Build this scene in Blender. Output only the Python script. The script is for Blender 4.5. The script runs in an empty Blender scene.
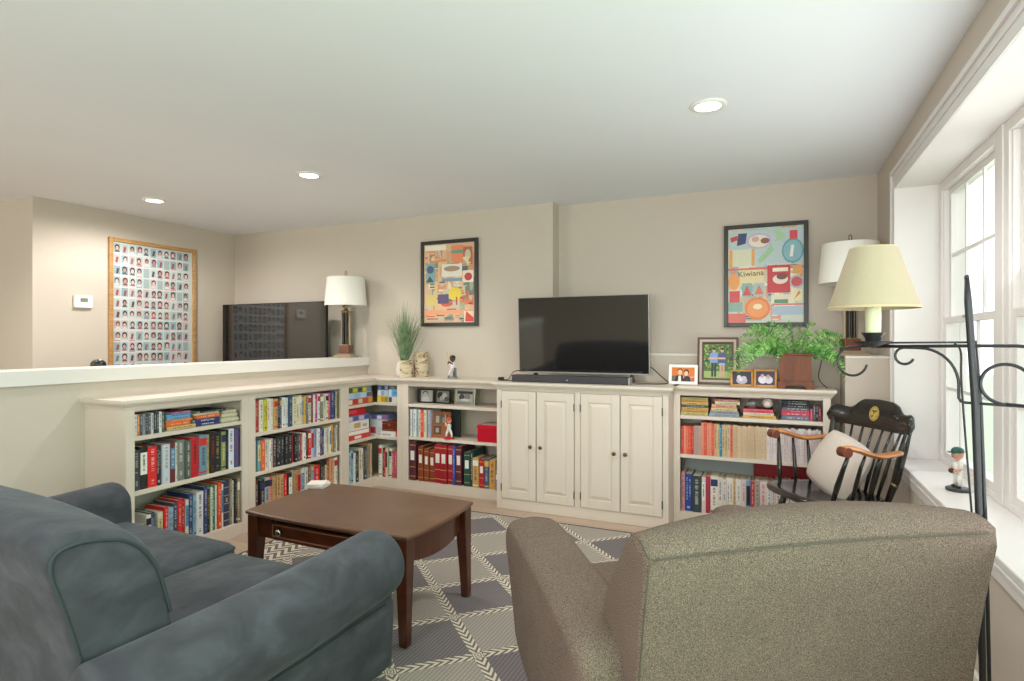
import bpy, math, random
from mathutils import Vector, Matrix
random.seed(7)
PI = math.pi
sc = bpy.context.scene
col = sc.collection

# ------------------------------------------------------------------ camera
cam_d = bpy.data.cameras.new('camera')
cam = bpy.data.objects.new('camera', cam_d)
col.objects.link(cam)
cam.location = (0, 0, 1.32)
cam.rotation_euler = (PI/2, 0, math.atan(261/580))
cam_d.sensor_width = 36
cam_d.lens = 36*580/1024
cam_d.clip_start = 0.02
sc.camera = cam

# ------------------------------------------------------------------ light, world, exposure
sc.view_settings.view_transform = 'Standard'
sc.view_settings.look = 'None'
sc.view_settings.gamma = 1
sc.view_settings.use_curve_mapping = False
sc.view_settings.exposure = -0.06
w = bpy.data.worlds.new('world'); sc.world = w; w.use_nodes = True
w.node_tree.nodes['Background'].inputs[0].default_value = (0.92, 0.98, 1.0, 1)
w.node_tree.nodes['Background'].inputs[1].default_value = 2.0
sc.cycles.max_bounces = 8
sc.cycles.diffuse_bounces = 5
sc.cycles.glossy_bounces = 4
sc.cycles.transmission_bounces = 6
sc.cycles.transparent_max_bounces = 8
sc.cycles.caustics_reflective = False
sc.cycles.caustics_refractive = False
sc.cycles.sample_clamp_indirect = 6
try:
    sc.cycles.use_denoising = True
except Exception:
    pass

def area_light(name, loc, rot, sx, sy, power, color):
    l = bpy.data.lights.new(name, 'AREA'); l.shape = 'RECTANGLE'; l.size = sx; l.size_y = sy
    l.energy = power; l.color = color
    o = bpy.data.objects.new(name, l); col.objects.link(o); o.location = loc; o.rotation_euler = rot
    return o
# added fill light at an unseen opening behind the camera, tilted towards the ceiling
area_light('rear_fill_light', (-0.65, -2.35, 1.45), (PI/2+0.5, 0, 0), 2.3, 1.4, 104, (0.96, 1.0, 0.99))
# daylight at the picture window of the right wall
area_light('side_window_daylight', (0.83, 2.2, 1.45), (PI/2+0.45, 0, PI/2), 2.6, 1.4, 25, (0.95, 0.98, 1.0))
# added green fill in the window alcove, tints the armchair back and sofa
area_light('green_fill_light', (0.83, 0.3, 1.45), (PI/2, 0, PI/2), 1.2, 1.4, 35, (0.42, 1.0, 0.64))
# added fill brightening the room beyond the half wall, from an unseen opening
area_light('dining_fill_light', (-6.7, -2.35, 1.5), (PI/2+0.1, 0, -0.25), 1.4, 1.3, 60, (0.94, 1.0, 0.9))

# ------------------------------------------------------------------ colour + material helpers
def lin(c):
    if isinstance(c, str):
        c = tuple(int(c[i:i+2], 16) for i in (0, 2, 4))
    r = []
    for v in c[:3]:
        v = v/255.0
        r.append(v/12.92 if v <= 0.04045 else ((v+0.055)/1.055)**2.4)
    return (r[0], r[1], r[2], 1.0)

def new_mat(name):
    m = bpy.data.materials.new(name); m.use_nodes = True
    nt = m.node_tree
    return m, nt, nt.nodes['Principled BSDF']

def plain(name, c, rough=0.5, metal=0.0, var=0.06, scale=20, bump=0.0, bscale=200, spec=0.5, sheen=0.0, coat=0.0):
    m, nt, b = new_mat(name)
    tc = nt.nodes.new('ShaderNodeTexCoord')
    n = nt.nodes.new('ShaderNodeTexNoise'); n.inputs['Scale'].default_value = scale; n.inputs['Detail'].default_value = 3
    nt.links.new(tc.outputs['Object'], n.inputs['Vector'])
    mx = nt.nodes.new('ShaderNodeMix'); mx.data_type = 'RGBA'
    L = lin(c)
    mx.inputs[6].default_value = tuple(max(0, v*(1-var)) for v in L[:3])+(1,)
    mx.inputs[7].default_value = tuple(min(1, v*(1+var)) for v in L[:3])+(1,)
    nt.links.new(n.outputs['Fac'], mx.inputs[0]); nt.links.new(mx.outputs[2], b.inputs['Base Color'])
    b.inputs['Roughness'].default_value = rough; b.inputs['Metallic'].default_value = metal
    b.inputs['Specular IOR Level'].default_value = spec
    if sheen: b.inputs['Sheen Weight'].default_value = sheen
    if coat: b.inputs['Coat Weight'].default_value = coat
    if bump:
        n2 = nt.nodes.new('ShaderNodeTexNoise'); n2.inputs['Scale'].default_value = bscale; n2.inputs['Detail'].default_value = 2
        nt.links.new(tc.outputs['Object'], n2.inputs['Vector'])
        bp = nt.nodes.new('ShaderNodeBump'); bp.inputs['Strength'].default_value = bump; bp.inputs['Distance'].default_value = 0.002
        nt.links.new(n2.outputs['Fac'], bp.inputs['Height']); nt.links.new(bp.outputs['Normal'], b.inputs['Normal'])
    return m

def attr_mat(name, rough=0.5, var=0.08, scale=60, spec=0.4):
    """paint / print: the colour of each face comes from the mesh's colour attribute"""
    m, nt, b = new_mat(name)
    a = nt.nodes.new('ShaderNodeVertexColor'); a.layer_name = 'Col'
    tc = nt.nodes.new('ShaderNodeTexCoord')
    n = nt.nodes.new('ShaderNodeTexNoise'); n.inputs['Scale'].default_value = scale
    nt.links.new(tc.outputs['Object'], n.inputs['Vector'])
    mr = nt.nodes.new('ShaderNodeMapRange'); mr.inputs['To Min'].default_value = 1-var; mr.inputs['To Max'].default_value = 1+var
    nt.links.new(n.outputs['Fac'], mr.inputs['Value'])
    mx = nt.nodes.new('ShaderNodeVectorMath'); mx.operation = 'SCALE'
    nt.links.new(a.outputs['Color'], mx.inputs[0]); nt.links.new(mr.outputs['Result'], mx.inputs['Scale'])
    nt.links.new(mx.outputs['Vector'], b.inputs['Base Color'])
    b.inputs['Roughness'].default_value = rough; b.inputs['Specular IOR Level'].default_value = spec
    return m

def wood(name, c1, c2, rough=0.3, scale=(2, 14, 14), coat=0.0, spec=0.5):
    m, nt, b = new_mat(name)
    tc = nt.nodes.new('ShaderNodeTexCoord'); mp = nt.nodes.new('ShaderNodeMapping')
    mp.inputs['Scale'].default_value = scale
    n = nt.nodes.new('ShaderNodeTexNoise'); n.inputs['Scale'].default_value = 3; n.inputs['Detail'].default_value = 6; n.inputs['Distortion'].default_value = 0.6
    nt.links.new(tc.outputs['Object'], mp.inputs[0]); nt.links.new(mp.outputs[0], n.inputs['Vector'])
    cr = nt.nodes.new('ShaderNodeValToRGB')
    cr.color_ramp.elements[0].position = 0.3; cr.color_ramp.elements[0].color = lin(c1)
    cr.color_ramp.elements[1].position = 0.7; cr.color_ramp.elements[1].color = lin(c2)
    nt.links.new(n.outputs['Fac'], cr.inputs[0]); nt.links.new(cr.outputs[0], b.inputs['Base Color'])
    b.inputs['Roughness'].default_value = rough; b.inputs['Coat Weight'].default_value = coat
    b.inputs['Specular IOR Level'].default_value = spec
    return m

M = {}
M['attr'] = attr_mat('printed_matte', 0.55)
M['gloss'] = attr_mat('printed_gloss', 0.35)
M['wall'] = plain('wall_paint', 'C9BDB0', 0.75, var=0.015, scale=3, bump=0.12, bscale=350, spec=0.2)
M['ceil'] = plain('ceiling_paint', 'ECEFF4', 0.9, var=0.01, scale=2, spec=0.1)
M['trim'] = plain('trim_paint', 'E2DED8', 0.4, var=0.015, scale=4)
M['wtrim'] = plain('window_trim_paint', 'E4DFDC', 0.4, var=0.015, scale=4)
M['case'] = plain('cream_furniture_paint', 'DACDBF', 0.42, var=0.02, scale=5)
M['caseback'] = plain('cream_backboard_paint', 'D6CBBB', 0.6, var=0.02, scale=5)
M['brass'] = plain('aged_brass', '7A6238', 0.35, 1.0, var=0.1)
M['gold'] = plain('pale_gold', 'A8946A', 0.3, 1.0, var=0.1)
M['pewter'] = plain('pewter', 'B8B4AC', 0.25, 1.0, var=0.05)
M['hinge'] = plain('dark_hinge_metal', '6B655A', 0.4, 0.9)
M['iron'] = plain('black_wrought_iron', '3A3A3C', 0.42, 0.5, var=0.15, scale=40, bump=0.2, bscale=90)
M['blackwood'] = plain('black_lacquer', '1F1C1A', 0.22, var=0.1, scale=6, coat=0.4)
M['plastic'] = plain('black_plastic', '1B1A1B', 0.4)
M['greyplastic'] = plain('silver_plastic', '9C9A97', 0.35, 0.3)
M['white'] = plain('white_plastic', 'F0EEE8', 0.4, var=0.02)
M['frameblack'] = plain('black_frame', '231E1B', 0.35)
M['oak'] = wood('oak_frame', 'A87A48', 'C39A68', 0.4)
M['mahog'] = wood('mahogany', '3E1A0C', '522715', 0.28, (3, 3, 3), 0.2)
M['mahogtop'] = wood('mahogany_top', '573A2A', '6A4A38', 0.3, (1.5, 2, 2), 0.0)
M['redwood'] = wood('cherry_planter', '5A2A12', '7E4220', 0.5, (6, 6, 2), 0.0)
M['armwood'] = wood('honey_maple', 'B06E3A', 'CE8E56', 0.28, (10, 3, 3), 0.4)
M['legwood'] = wood('oak_leg', '6E3A16', '8A4E22', 0.35)
M['tan'] = plain('tan_stone', 'A08C72', 0.5)
M['brownblock'] = wood('brown_block', '5A3020', '703C28', 0.35)
M['shadewhite'] = plain('white_shade_linen', 'EAE6DE', 0.9, var=0.02, scale=80, bump=0.15, bscale=400, spec=0.1)
M['shadecream'] = plain('cream_shade_linen', 'B3A58E', 0.9, var=0.03, scale=80, bump=0.15, bscale=400, spec=0.1)
for k in ('shadewhite', 'shadecream'):
    b = M[k].node_tree.nodes['Principled BSDF']
    b.inputs['Subsurface Weight'].default_value = 0.0
M['candle'] = plain('candle_sleeve', 'D9DAB4', 0.45, var=0.04)
M['pillow'] = plain('pillow_boucle', 'CFC2B8', 0.95, var=0.06, scale=90, bump=0.7, bscale=160, spec=0.1)
M['shell'] = plain('plaster_white', 'DDD6CE', 0.5, var=0.08, scale=25)
M['pages'] = plain('page_edges', 'D9CDB4', 0.8, var=0.12, scale=200)
M['soil'] = plain('dark_soil', '3A2A1C', 0.9, var=0.3)
M['lens'] = None

def emis(name, c, s):
    m, nt, b = new_mat(name)
    b.inputs['Base Color'].default_value = lin(c)
    b.inputs['Emission Color'].default_value = lin(c); b.inputs['Emission Strength'].default_value = s
    return m
M['lens'] = emis('lit_lamp_lens', 'FFFAF2', 14.0)

# glossy TV glass
m, nt, b = new_mat('tv_glass')
b.inputs['Base Color'].default_value = (0.012, 0.011, 0.011, 1); b.inputs['Roughness'].default_value = 0.06
b.inputs['IOR'].default_value = 1.9
M['screen'] = m
# window glass, clear with a faint reflection
m, nt, b = new_mat('window_glass')
tr = nt.nodes.new('ShaderNodeBsdfTransparent'); gl = nt.nodes.new('ShaderNodeBsdfGlossy'); gl.inputs['Roughness'].default_value = 0.02
mix = nt.nodes.new('ShaderNodeMixShader'); mix.inputs[0].default_value = 0.03
nt.links.new(tr.outputs[0], mix.inputs[1]); nt.links.new(gl.outputs[0], mix.inputs[2])
nt.links.new(mix.outputs[0], nt.nodes['Material Output'].inputs[0]); nt.nodes.remove(b)
M['glass'] = m
m, nt, b = new_mat('clear_glass')
b.inputs['Base Color'].default_value = (0.9, 0.92, 0.9, 1); b.inputs['Transmission Weight'].default_value = 0.85; b.inputs['Roughness'].default_value = 0.05
M['crystal'] = m

# velvet (sofa)
def velvet(name, ca, cb, cc):
    m, nt, b = new_mat(name)
    tc = nt.nodes.new('ShaderNodeTexCoord')
    n = nt.nodes.new('ShaderNodeTexNoise'); n.inputs['Scale'].default_value = 7.5; n.inputs['Detail'].default_value = 4; n.inputs['Distortion'].default_value = 0.5
    mp = nt.nodes.new('ShaderNodeMapping'); mp.inputs['Scale'].default_value = (1.2, 1.0, 1.6); mp.inputs['Rotation'].default_value = (0.5, 0.3, 0.6)
    nt.links.new(tc.outputs['Object'], mp.inputs[0]); nt.links.new(mp.outputs[0], n.inputs['Vector'])
    cr = nt.nodes.new('ShaderNodeValToRGB')
    e = cr.color_ramp.elements; e[0].position = 0.34; e[0].color = lin(ca); e[1].position = 0.7; e[1].color = lin(cc)
    e2 = cr.color_ramp.elements.new(0.52); e2.color = lin(cb)
    nt.links.new(n.outputs['Fac'], cr.inputs[0]); nt.links.new(cr.outputs[0], b.inputs['Base Color'])
    b.inputs['Roughness'].default_value = 0.85; b.inputs['Specular IOR Level'].default_value = 0.15
    b.inputs['Sheen Weight'].default_value = 0.12; b.inputs['Sheen Roughness'].default_value = 0.4
    b.inputs['Sheen Tint'].default_value = (0.75, 0.85, 0.88, 1)
    n2 = nt.nodes.new('ShaderNodeTexNoise'); n2.inputs['Scale'].default_value = 9; n2.inputs['Detail'].default_value = 3
    nt.links.new(tc.outputs['Object'], n2.inputs['Vector'])
    bp = nt.nodes.new('ShaderNodeBump'); bp.inputs['Strength'].default_value = 0.35; bp.inputs['Distance'].default_value = 0.02
    nt.links.new(n2.outputs['Fac'], bp.inputs['Height']); nt.links.new(bp.outputs['Normal'], b.inputs['Normal'])
    return m
M['velvet'] = velvet('slate_velvet', '393A3F', '434449', '4E5056')
M['velvetdark'] = plain('slate_piping', '2C3438', 0.8, var=0.1)

# tweed (armchair)
m, nt, b = new_mat('grey_tweed')
tc = nt.nodes.new('ShaderNodeTexCoord')
n = nt.nodes.new('ShaderNodeTexNoise'); n.inputs['Scale'].default_value = 420; n.inputs['Detail'].default_value = 2
n3 = nt.nodes.new('ShaderNodeTexNoise'); n3.inputs['Scale'].default_value = 9; n3.inputs['Detail'].default_value = 4
for q in (n, n3): nt.links.new(tc.outputs['Object'], q.inputs['Vector'])
cr = nt.nodes.new('ShaderNodeValToRGB'); e = cr.color_ramp.elements
e[0].position = 0.36; e[0].color = lin('50443D'); e[1].position = 0.66; e[1].color = lin('857468')
nt.links.new(n.outputs['Fac'], cr.inputs[0])
mr = nt.nodes.new('ShaderNodeMapRange'); mr.inputs['To Min'].default_value = 0.88; mr.inputs['To Max'].default_value = 1.12
nt.links.new(n3.outputs['Fac'], mr.inputs['Value'])
vm = nt.nodes.new('ShaderNodeVectorMath'); vm.operation = 'SCALE'
nt.links.new(cr.outputs[0], vm.inputs[0]); nt.links.new(mr.outputs[0], vm.inputs['Scale'])
nt.links.new(vm.outputs[0], b.inputs['Base Color']); b.inputs['Roughness'].default_value = 0.95; b.inputs['Specular IOR Level'].default_value = 0.1
bp = nt.nodes.new('ShaderNodeBump'); bp.inputs['Strength'].default_value = 0.5; bp.inputs['Distance'].default_value = 0.003
nt.links.new(n.outputs['Fac'], bp.inputs['Height']); nt.links.new(bp.outputs[0], b.inputs['Normal'])
M['tweed'] = m

# plank floor
m, nt, b = new_mat('oak_plank_floor')
tc = nt.nodes.new('ShaderNodeTexCoord')
br = nt.nodes.new('ShaderNodeTexBrick'); br.offset = 0.37
br.inputs['Scale'].default_value = 1.0; br.inputs['Brick Width'].default_value = 1.25; br.inputs['Row Height'].default_value = 0.125
br.inputs['Mortar Size'].default_value = 0.0015; br.inputs['Color1'].default_value = lin('BCA48E'); br.inputs['Color2'].default_value = lin('A38D7C')
br.inputs['Mortar'].default_value = lin('5F4C3E')
nt.links.new(tc.outputs['Object'], br.inputs['Vector'])
mp = nt.nodes.new('ShaderNodeMapping'); mp.inputs['Scale'].default_value = (2, 24, 1)
n = nt.nodes.new('ShaderNodeTexNoise'); n.inputs['Scale'].default_value = 2; n.inputs['Detail'].default_value = 6
nt.links.new(tc.outputs['Object'], mp.inputs[0]); nt.links.new(mp.outputs[0], n.inputs['Vector'])
mr = nt.nodes.new('ShaderNodeMapRange'); mr.inputs['To Min'].default_value = 0.78; mr.inputs['To Max'].default_value = 1.25
nt.links.new(n.outputs['Fac'], mr.inputs['Value'])
vm = nt.nodes.new('ShaderNodeVectorMath'); vm.operation = 'SCALE'
nt.links.new(br.outputs['Color'], vm.inputs[0]); nt.links.new(mr.outputs[0], vm.inputs['Scale']); nt.links.new(vm.outputs[0], b.inputs['Base Color'])
b.inputs['Roughness'].default_value = 0.38
M['floor'] = m

# rug: diamonds edged by herringbone bands (all from object coordinates)
m, nt, b = new_mat('woven_diamond_rug')
N = nt.nodes; Lk = nt.links
tc = N.new('ShaderNodeTexCoord'); sp = N.new('ShaderNodeSeparateXYZ'); Lk.new(tc.outputs['Object'], sp.inputs[0])
def mth(op, a, bb=None, c=None):
    nd = N.new('ShaderNodeMath'); nd.operation = op
    for i, v in enumerate((a, bb, c)):
        if v is None: continue
        if isinstance(v, (int, float)): nd.inputs[i].default_value = v
        else: Lk.new(v, nd.inputs[i])
    return nd.outputs[0]
gx = mth('DIVIDE', mth('ADD', sp.outputs[0], 1.38), 0.52)
gy = mth('DIVIDE', mth('SUBTRACT', sp.outputs[1], 2.395), 0.50)
p = mth('ADD', gx, gy); q = mth('SUBTRACT', gx, gy)
fp = mth('SUBTRACT', mth('FRACT', mth('ADD', p, 100.5)), 0.5)     # signed distance to the band p = integer
fq = mth('SUBTRACT', mth('FRACT', mth('ADD', q, 100.5)), 0.5)
ap = mth('ABSOLUTE', fp); aq = mth('ABSOLUTE', fq)
bw = 0.066
inp = mth('LESS_THAN', ap, bw); inq = mth('LESS_THAN', aq, bw)
band = mth('MAXIMUM', inp, inq)
# chevrons: stripes whose phase follows the distance along the band plus |distance across|
chp = mth('GREATER_THAN', mth('FRACT', mth('ADD', mth('MULTIPLY', q, 9.0), mth('MULTIPLY', ap, 15.0))), 0.47)
chq = mth('GREATER_THAN', mth('FRACT', mth('ADD', mth('MULTIPLY', p, 9.0), mth('MULTIPLY', aq, 15.0))), 0.47)
ch = mth('ADD', mth('MULTIPLY', inp, chp), mth('MULTIPLY', mth('SUBTRACT', 1.0, inp), chq))
both = mth('MULTIPLY', inp, inq)
ring = mth('GREATER_THAN', mth('FRACT', mth('MULTIPLY', mth('MAXIMUM', ap, aq), 36.0)), 0.45)
ch = mth('ADD', mth('MULTIPLY', ch, mth('SUBTRACT', 1.0, both)), mth('MULTIPLY', ring, both))
# fill: column parity = parity of floor(p)+floor(q)
par = mth('FRACT', mth('MULTIPLY', mth('ADD', mth('FLOOR', mth('ADD', p, 100.0)), mth('FLOOR', mth('ADD', q, 100.0))), 0.5))
par = mth('GREATER_THAN', par, 0.25)
fine = mth('GREATER_THAN', mth('FRACT', mth('MULTIPLY', sp.outputs[1], 95.0)), 0.5)
fine2 = mth('GREATER_THAN', mth('FRACT', mth('MULTIPLY', sp.outputs[0], 60.0)), 0.35)
fine = mth('MULTIPLY', fine, fine2)
def cmix(f, a, bb):
    nd = N.new('ShaderNodeMix'); nd.data_type = 'RGBA'
    Lk.new(f, nd.inputs[0])
    for i, v in ((6, a), (7, bb)):
        if isinstance(v, str): nd.inputs[i].default_value = lin(v)
        else: Lk.new(v, nd.inputs[i])
    return nd.outputs[2]
darkfill = cmix(fine, '66605F', '878082')
lightfill = cmix(fine, '8E877F', 'B4AA9E')
fill = cmix(par, lightfill, darkfill)
bandc = cmix(ch, '6E675F', 'D2C7B6')
base = cmix(band, fill, bandc)
edge = mth('MAXIMUM', mth('LESS_THAN', sp.outputs[0], -2.68), mth('GREATER_THAN', sp.outputs[0], 0.0))
zig = mth('MULTIPLY', mth('ABSOLUTE', mth('SUBTRACT', mth('FRACT', mth('DIVIDE', mth('ADD', sp.outputs[0], 10.0), 0.11)), 0.5)), 2.2)
ech = mth('GREATER_THAN', mth('FRACT', mth('ADD', mth('MULTIPLY', sp.outputs[1], 17.0), zig)), 0.5)
base = cmix(edge, base, cmix(ech, '6E675F', 'CFC4B3'))
Lk.new(base, b.inputs['Base Color']); b.inputs['Roughness'].default_value = 0.95; b.inputs['Specular IOR Level'].default_value = 0.1
M['rug'] = m
M['rugedge'] = plain('rug_binding', '4A474C', 0.95)

# foliage
def leafmat(name, a, c):
    m, nt, b = new_mat(name)
    tc = nt.nodes.new('ShaderNodeTexCoord'); n = nt.nodes.new('ShaderNodeTexNoise'); n.inputs['Scale'].default_value = 18
    nt.links.new(tc.outputs['Object'], n.inputs['Vector'])
    cr = nt.nodes.new('ShaderNodeValToRGB'); cr.color_ramp.elements[0].position = 0.35; cr.color_ramp.elements[1].position = 0.65
    cr.color_ramp.elements[0].color = lin(a); cr.color_ramp.elements[1].color = lin(c)
    nt.links.new(n.outputs['Fac'], cr.inputs[0]); nt.links.new(cr.outputs[0], b.inputs['Base Color']); b.inputs['Roughness'].default_value = 0.5
    return m
M['frond'] = attr_mat('fern_leaflets', 0.5, 0.12, 30)
M['fern'] = leafmat('fern_green', '4E8A3A', '96C06A')
M['grassblade'] = leafmat('grass_green', '4A6A44', '90A880')
# birch bark
m, nt, b = new_mat('birch_bark')
tc = nt.nodes.new('ShaderNodeTexCoord'); mp = nt.nodes.new('ShaderNodeMapping'); mp.inputs['Scale'].default_value = (14, 14, 34)
n = nt.nodes.new('ShaderNodeTexNoise'); n.inputs['Scale'].default_value = 1.0; n.inputs['Detail'].default_value = 5; n.inputs['Distortion'].default_value = 1.0
nt.links.new(tc.outputs['Object'], mp.inputs[0]); nt.links.new(mp.outputs[0], n.inputs['Vector'])
cr = nt.nodes.new('ShaderNodeValToRGB'); e = cr.color_ramp.elements
e[0].position = 0.36; e[0].color = lin('6E5038'); e[1].position = 0.5; e[1].color = lin('CDBB9A')
e2 = e.new(0.7); e2.color = lin('DDD0B8')
nt.links.new(n.outputs['Fac'], cr.inputs[0]); nt.links.new(cr.outputs[0], b.inputs['Base Color']); b.inputs['Roughness'].default_value = 0.8
M['birch'] = m
M['lawn'] = leafmat('lawn', 'A8B894', 'BCC8AC')

# ------------------------------------------------------------------ mesh builder
class MB:
    def __init__(s):
        s.v = []; s.f = []; s.c = []
    def add(s, verts, faces, c=None):
        o = len(s.v); s.v += [tuple(p) for p in verts]
        for f in faces:
            s.f.append([i+o for i in f]); s.c.append(c)
    def box(s, x0, x1, y0, y1, z0, z1, c=None, mat=None):
        vs = [(x, y, z) for z in (z0, z1) for y in (y0, y1) for x in (x0, x1)]
        if mat: vs = [mat @ Vector(p) for p in vs]
        s.add(vs, [(0, 2, 3, 1), (4, 5, 7, 6), (0, 1, 5, 4), (2, 6, 7, 3), (0, 4, 6, 2), (1, 3, 7, 5)], c)
    def prism(s, poly, axis, a, b, c=None, mat=None):
        """poly: 2D outline; axis x: (y,z), y: (x,z), z: (x,y)"""
        def P(p, t):
            return {'x': (t, p[0], p[1]), 'y': (p[0], t, p[1]), 'z': (p[0], p[1], t)}[axis]
        n = len(poly)
        vs = [P(p, a) for p in poly]+[P(p, b) for p in poly]
        if mat: vs = [mat @ Vector(p) for p in vs]
        s.add(vs, [tuple(range(n))[::-1], tuple(range(n, 2*n))]+[(i, (i+1) % n, n+(i+1) % n, n+i) for i in range(n)], c)
    def loft(s, rings, c=None, cap=True, closed=True):
        n = len(rings[0]); o = len(s.v); vs = [p for r in rings for p in r]; fs = []
        for k in range(len(rings)-1):
            for i in range(n if closed else n-1):
                j = (i+1) % n
                fs.append((k*n+i, k*n+j, (k+1)*n+j, (k+1)*n+i))
        if cap:
            fs.append(tuple(range(n))[::-1]); fs.append(tuple(range((len(rings)-1)*n, len(rings)*n)))
        s.add(vs, fs, c)
    def lathe(s, prof, cx=0, cy=0, n=24, c=None, cap=True):
        rings = [[(cx+r*math.cos(2*PI*i/n), cy+r*math.sin(2*PI*i/n), z) for i in range(n)] for r, z in prof]
        s.loft(rings, c, cap)
    def tube(s, pts, r, n=8, c=None, cap=True):
        pts = [Vector(p) for p in pts]; rs = r if isinstance(r, (list, tuple)) else [r]*len(pts)
        rings = []; up = None
        for i, p in enumerate(pts):
            t = (pts[min(i+1, len(pts)-1)]-pts[max(i-1, 0)]).normalized()
            if up is None:
                up = Vector((0, 0, 1)) if abs(t.z) < 0.9 else Vector((1, 0, 0))
            a = (up-t*up.dot(t)).normalized(); bb = t.cross(a); up = a
            rings.append([tuple(p+a*rs[i]*math.cos(2*PI*k/n)+bb*rs[i]*math.sin(2*PI*k/n)) for k in range(n)])
        s.loft(rings, c, cap)
    def sphere(s, cx, cy, cz, r, n=16, c=None, sx=1, sy=1, sz=1):
        m = n//2
        rings = [[(cx+sx*r*math.sin(PI*k/m)*math.cos(2*PI*i/n), cy+sy*r*math.sin(PI*k/m)*math.sin(2*PI*i/n), cz-sz*r*math.cos(PI*k/m)) for i in range(n)] for k in range(1, m)]
        s.loft(rings, c, True)
    def softbox(s, x0, x1, y0, y1, z0, z1, r, bulge=0.0, n=10, c=None, sidebulge=0.0):
        hx, hy, hz = (x1-x0)/2, (y1-y0)/2, (z1-z0)/2; C = Vector(((x0+x1)/2, (y0+y1)/2, (z0+z1)/2)); r = min(r, hx, hy, hz)
        idx = {}; vs = []; fs = []
        # parameter values concentrated near the edges so the corner rounds well
        def par(h):
            e = (h-r)/h
            return [-1, -1+(1-e)*0.3, -1+(1-e)*0.7]+[-e+2*e*k/n for k in range(n+1)]+[1-(1-e)*0.7, 1-(1-e)*0.3, 1]
        P = {0: par(hx), 1: par(hy), 2: par(hz)}; H = (hx, hy, hz)
        def vert(a, b_, ax, sg):
            co = [0, 0, 0]; o = [i for i in range(3) if i != ax]
            co[ax] = sg; co[o[0]] = a; co[o[1]] = b_
            key = tuple(round(t, 5) for t in co)
            if key in idx: return idx[key]
            p_ = Vector([co[i]*H[i] for i in range(3)]); q_ = Vector([max(-(H[i]-r), min(H[i]-r, p_[i])) for i in range(3)])
            d = p_-q_
            res = q_+(d.normalized()*r if d.length > 1e-9 else d)
            x_, y_, z_ = co
            res.z += bulge*(1-x_*x_)*(1-y_*y_)*(1 if z_ > 0 else -0.0 if z_ < 0 else 0)*abs(z_)
            res.x += sidebulge*(1-y_*y_)*(1-z_*z_)*x_; res.y += sidebulge*(1-x_*x_)*(1-z_*z_)*y_
            idx[key] = len(vs); vs.append(res+C); return idx[key]
        for ax in range(3):
            o = [i for i in range(3) if i != ax]
            for sg in (-1, 1):
                A, B = P[o[0]], P[o[1]]
                for i in range(len(A)-1):
                    for j in range(len(B)-1):
                        f = [vert(A[i], B[j], ax, sg), vert(A[i+1], B[j], ax, sg), vert(A[i+1], B[j+1], ax, sg), vert(A[i], B[j+1], ax, sg)]
                        flip = (sg > 0) == (ax == 1)
                        fs.append(tuple(f[::-1]) if flip else tuple(f))
        s.add(vs, fs, c)
    def pillow_extrude(s, outline, x0, x1, r, crown=None, c=None, nseg=14):
        """outline: (y,z) counter-clockwise; extruded along x with rounded ends"""
        n = len(outline)
        A = sum(outline[i][0]*outline[(i+1) % n][1]-outline[(i+1) % n][0]*outline[i][1] for i in range(n))
        sg = 1 if A > 0 else -1
        nor = []
        for i in range(n):
            a, b_ = outline[i-1], outline[(i+1) % n]
            t = Vector((b_[0]-a[0], b_[1]-a[1])); t.normalize(); nor.append((t[1]*sg, -t[0]*sg))
        gy = sum(p[0] for p in outline)/n; gz = sum(p[1] for p in outline)/n
        inr = sorted(math.hypot(p[0]-gy, p[1]-gz) for p in outline)[n//3]
        rings = []
        xs = []
        for k in range(7):
            an = PI/2*k/6; xs.append((x0+r*(1-math.sin(an)), r*(1-math.cos(PI/2-an))))
        mid = [(x0+r+(x1-x0-2*r)*k/nseg, 0) for k in range(1, nseg)]
        xs2 = [(x1-(x-x0), i_) for x, i_ in xs]
        seq = xs+mid+xs2[::-1]
        seq = [(x0+r*(1-math.cos(PI/2*k/6)), r*(1-math.sin(PI/2*k/6))) for k in range(7)]+mid+[(x1-r*(1-math.cos(PI/2*k/6)), r*(1-math.sin(PI/2*k/6))) for k in range(6, -1, -1)]
        for x, ins in seq:
            ring = []
            for (p_, nn) in zip(outline, nor):
                f_ = 1-ins/inr; y, z = gy+(p_[0]-gy)*f_, gz+(p_[1]-gz)*f_
                if crown: y, z = crown(x, y, z)
                ring.append((x, y, z))
            rings.append(ring)
        s.loft(rings, c, True)
    def build(s, name, mat, parent=None, smooth=False, loc=(0, 0, 0), rotz=0.0, bevel=0.0, subsurf=0, rot=None, autosmooth=None):
        me = bpy.data.meshes.new(name); me.from_pydata(s.v, [], s.f); me.update()
        if any(c is not None for c in s.c):
            ca = me.color_attributes.new('Col', 'FLOAT_COLOR', 'CORNER')
            buf = []
            for f, c in zip(s.f, s.c):
                cc = lin(c) if c is not None else (0.8, 0.8, 0.8, 1)
                buf += list(cc)*len(f)
            ca.data.foreach_set('color', buf)
        import bmesh
        bm = bmesh.new(); bm.from_mesh(me); bmesh.ops.recalc_face_normals(bm, faces=bm.faces); bm.to_mesh(me); bm.free()
        if smooth or autosmooth:
            me.polygons.foreach_set('use_smooth', [True]*len(me.polygons))
        if autosmooth:
            me.set_sharp_from_angle(angle=math.radians(autosmooth))
        me.materials.append(mat)
        o = bpy.data.objects.new(name, me); col.objects.link(o)
        o.location = loc
        if rot: o.rotation_euler = rot
        else: o.rotation_euler = (0, 0, rotz)
        if parent: o.parent = parent
        if bevel:
            b_ = o.modifiers.new('bevel', 'BEVEL'); b_.width = bevel; b_.segments = 2; b_.limit_method = 'ANGLE'; b_.angle_limit = math.radians(40)
        if subsurf:
            ss = o.modifiers.new('sub', 'SUBSURF'); ss.levels = subsurf; ss.render_levels = subsurf
        return o

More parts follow.
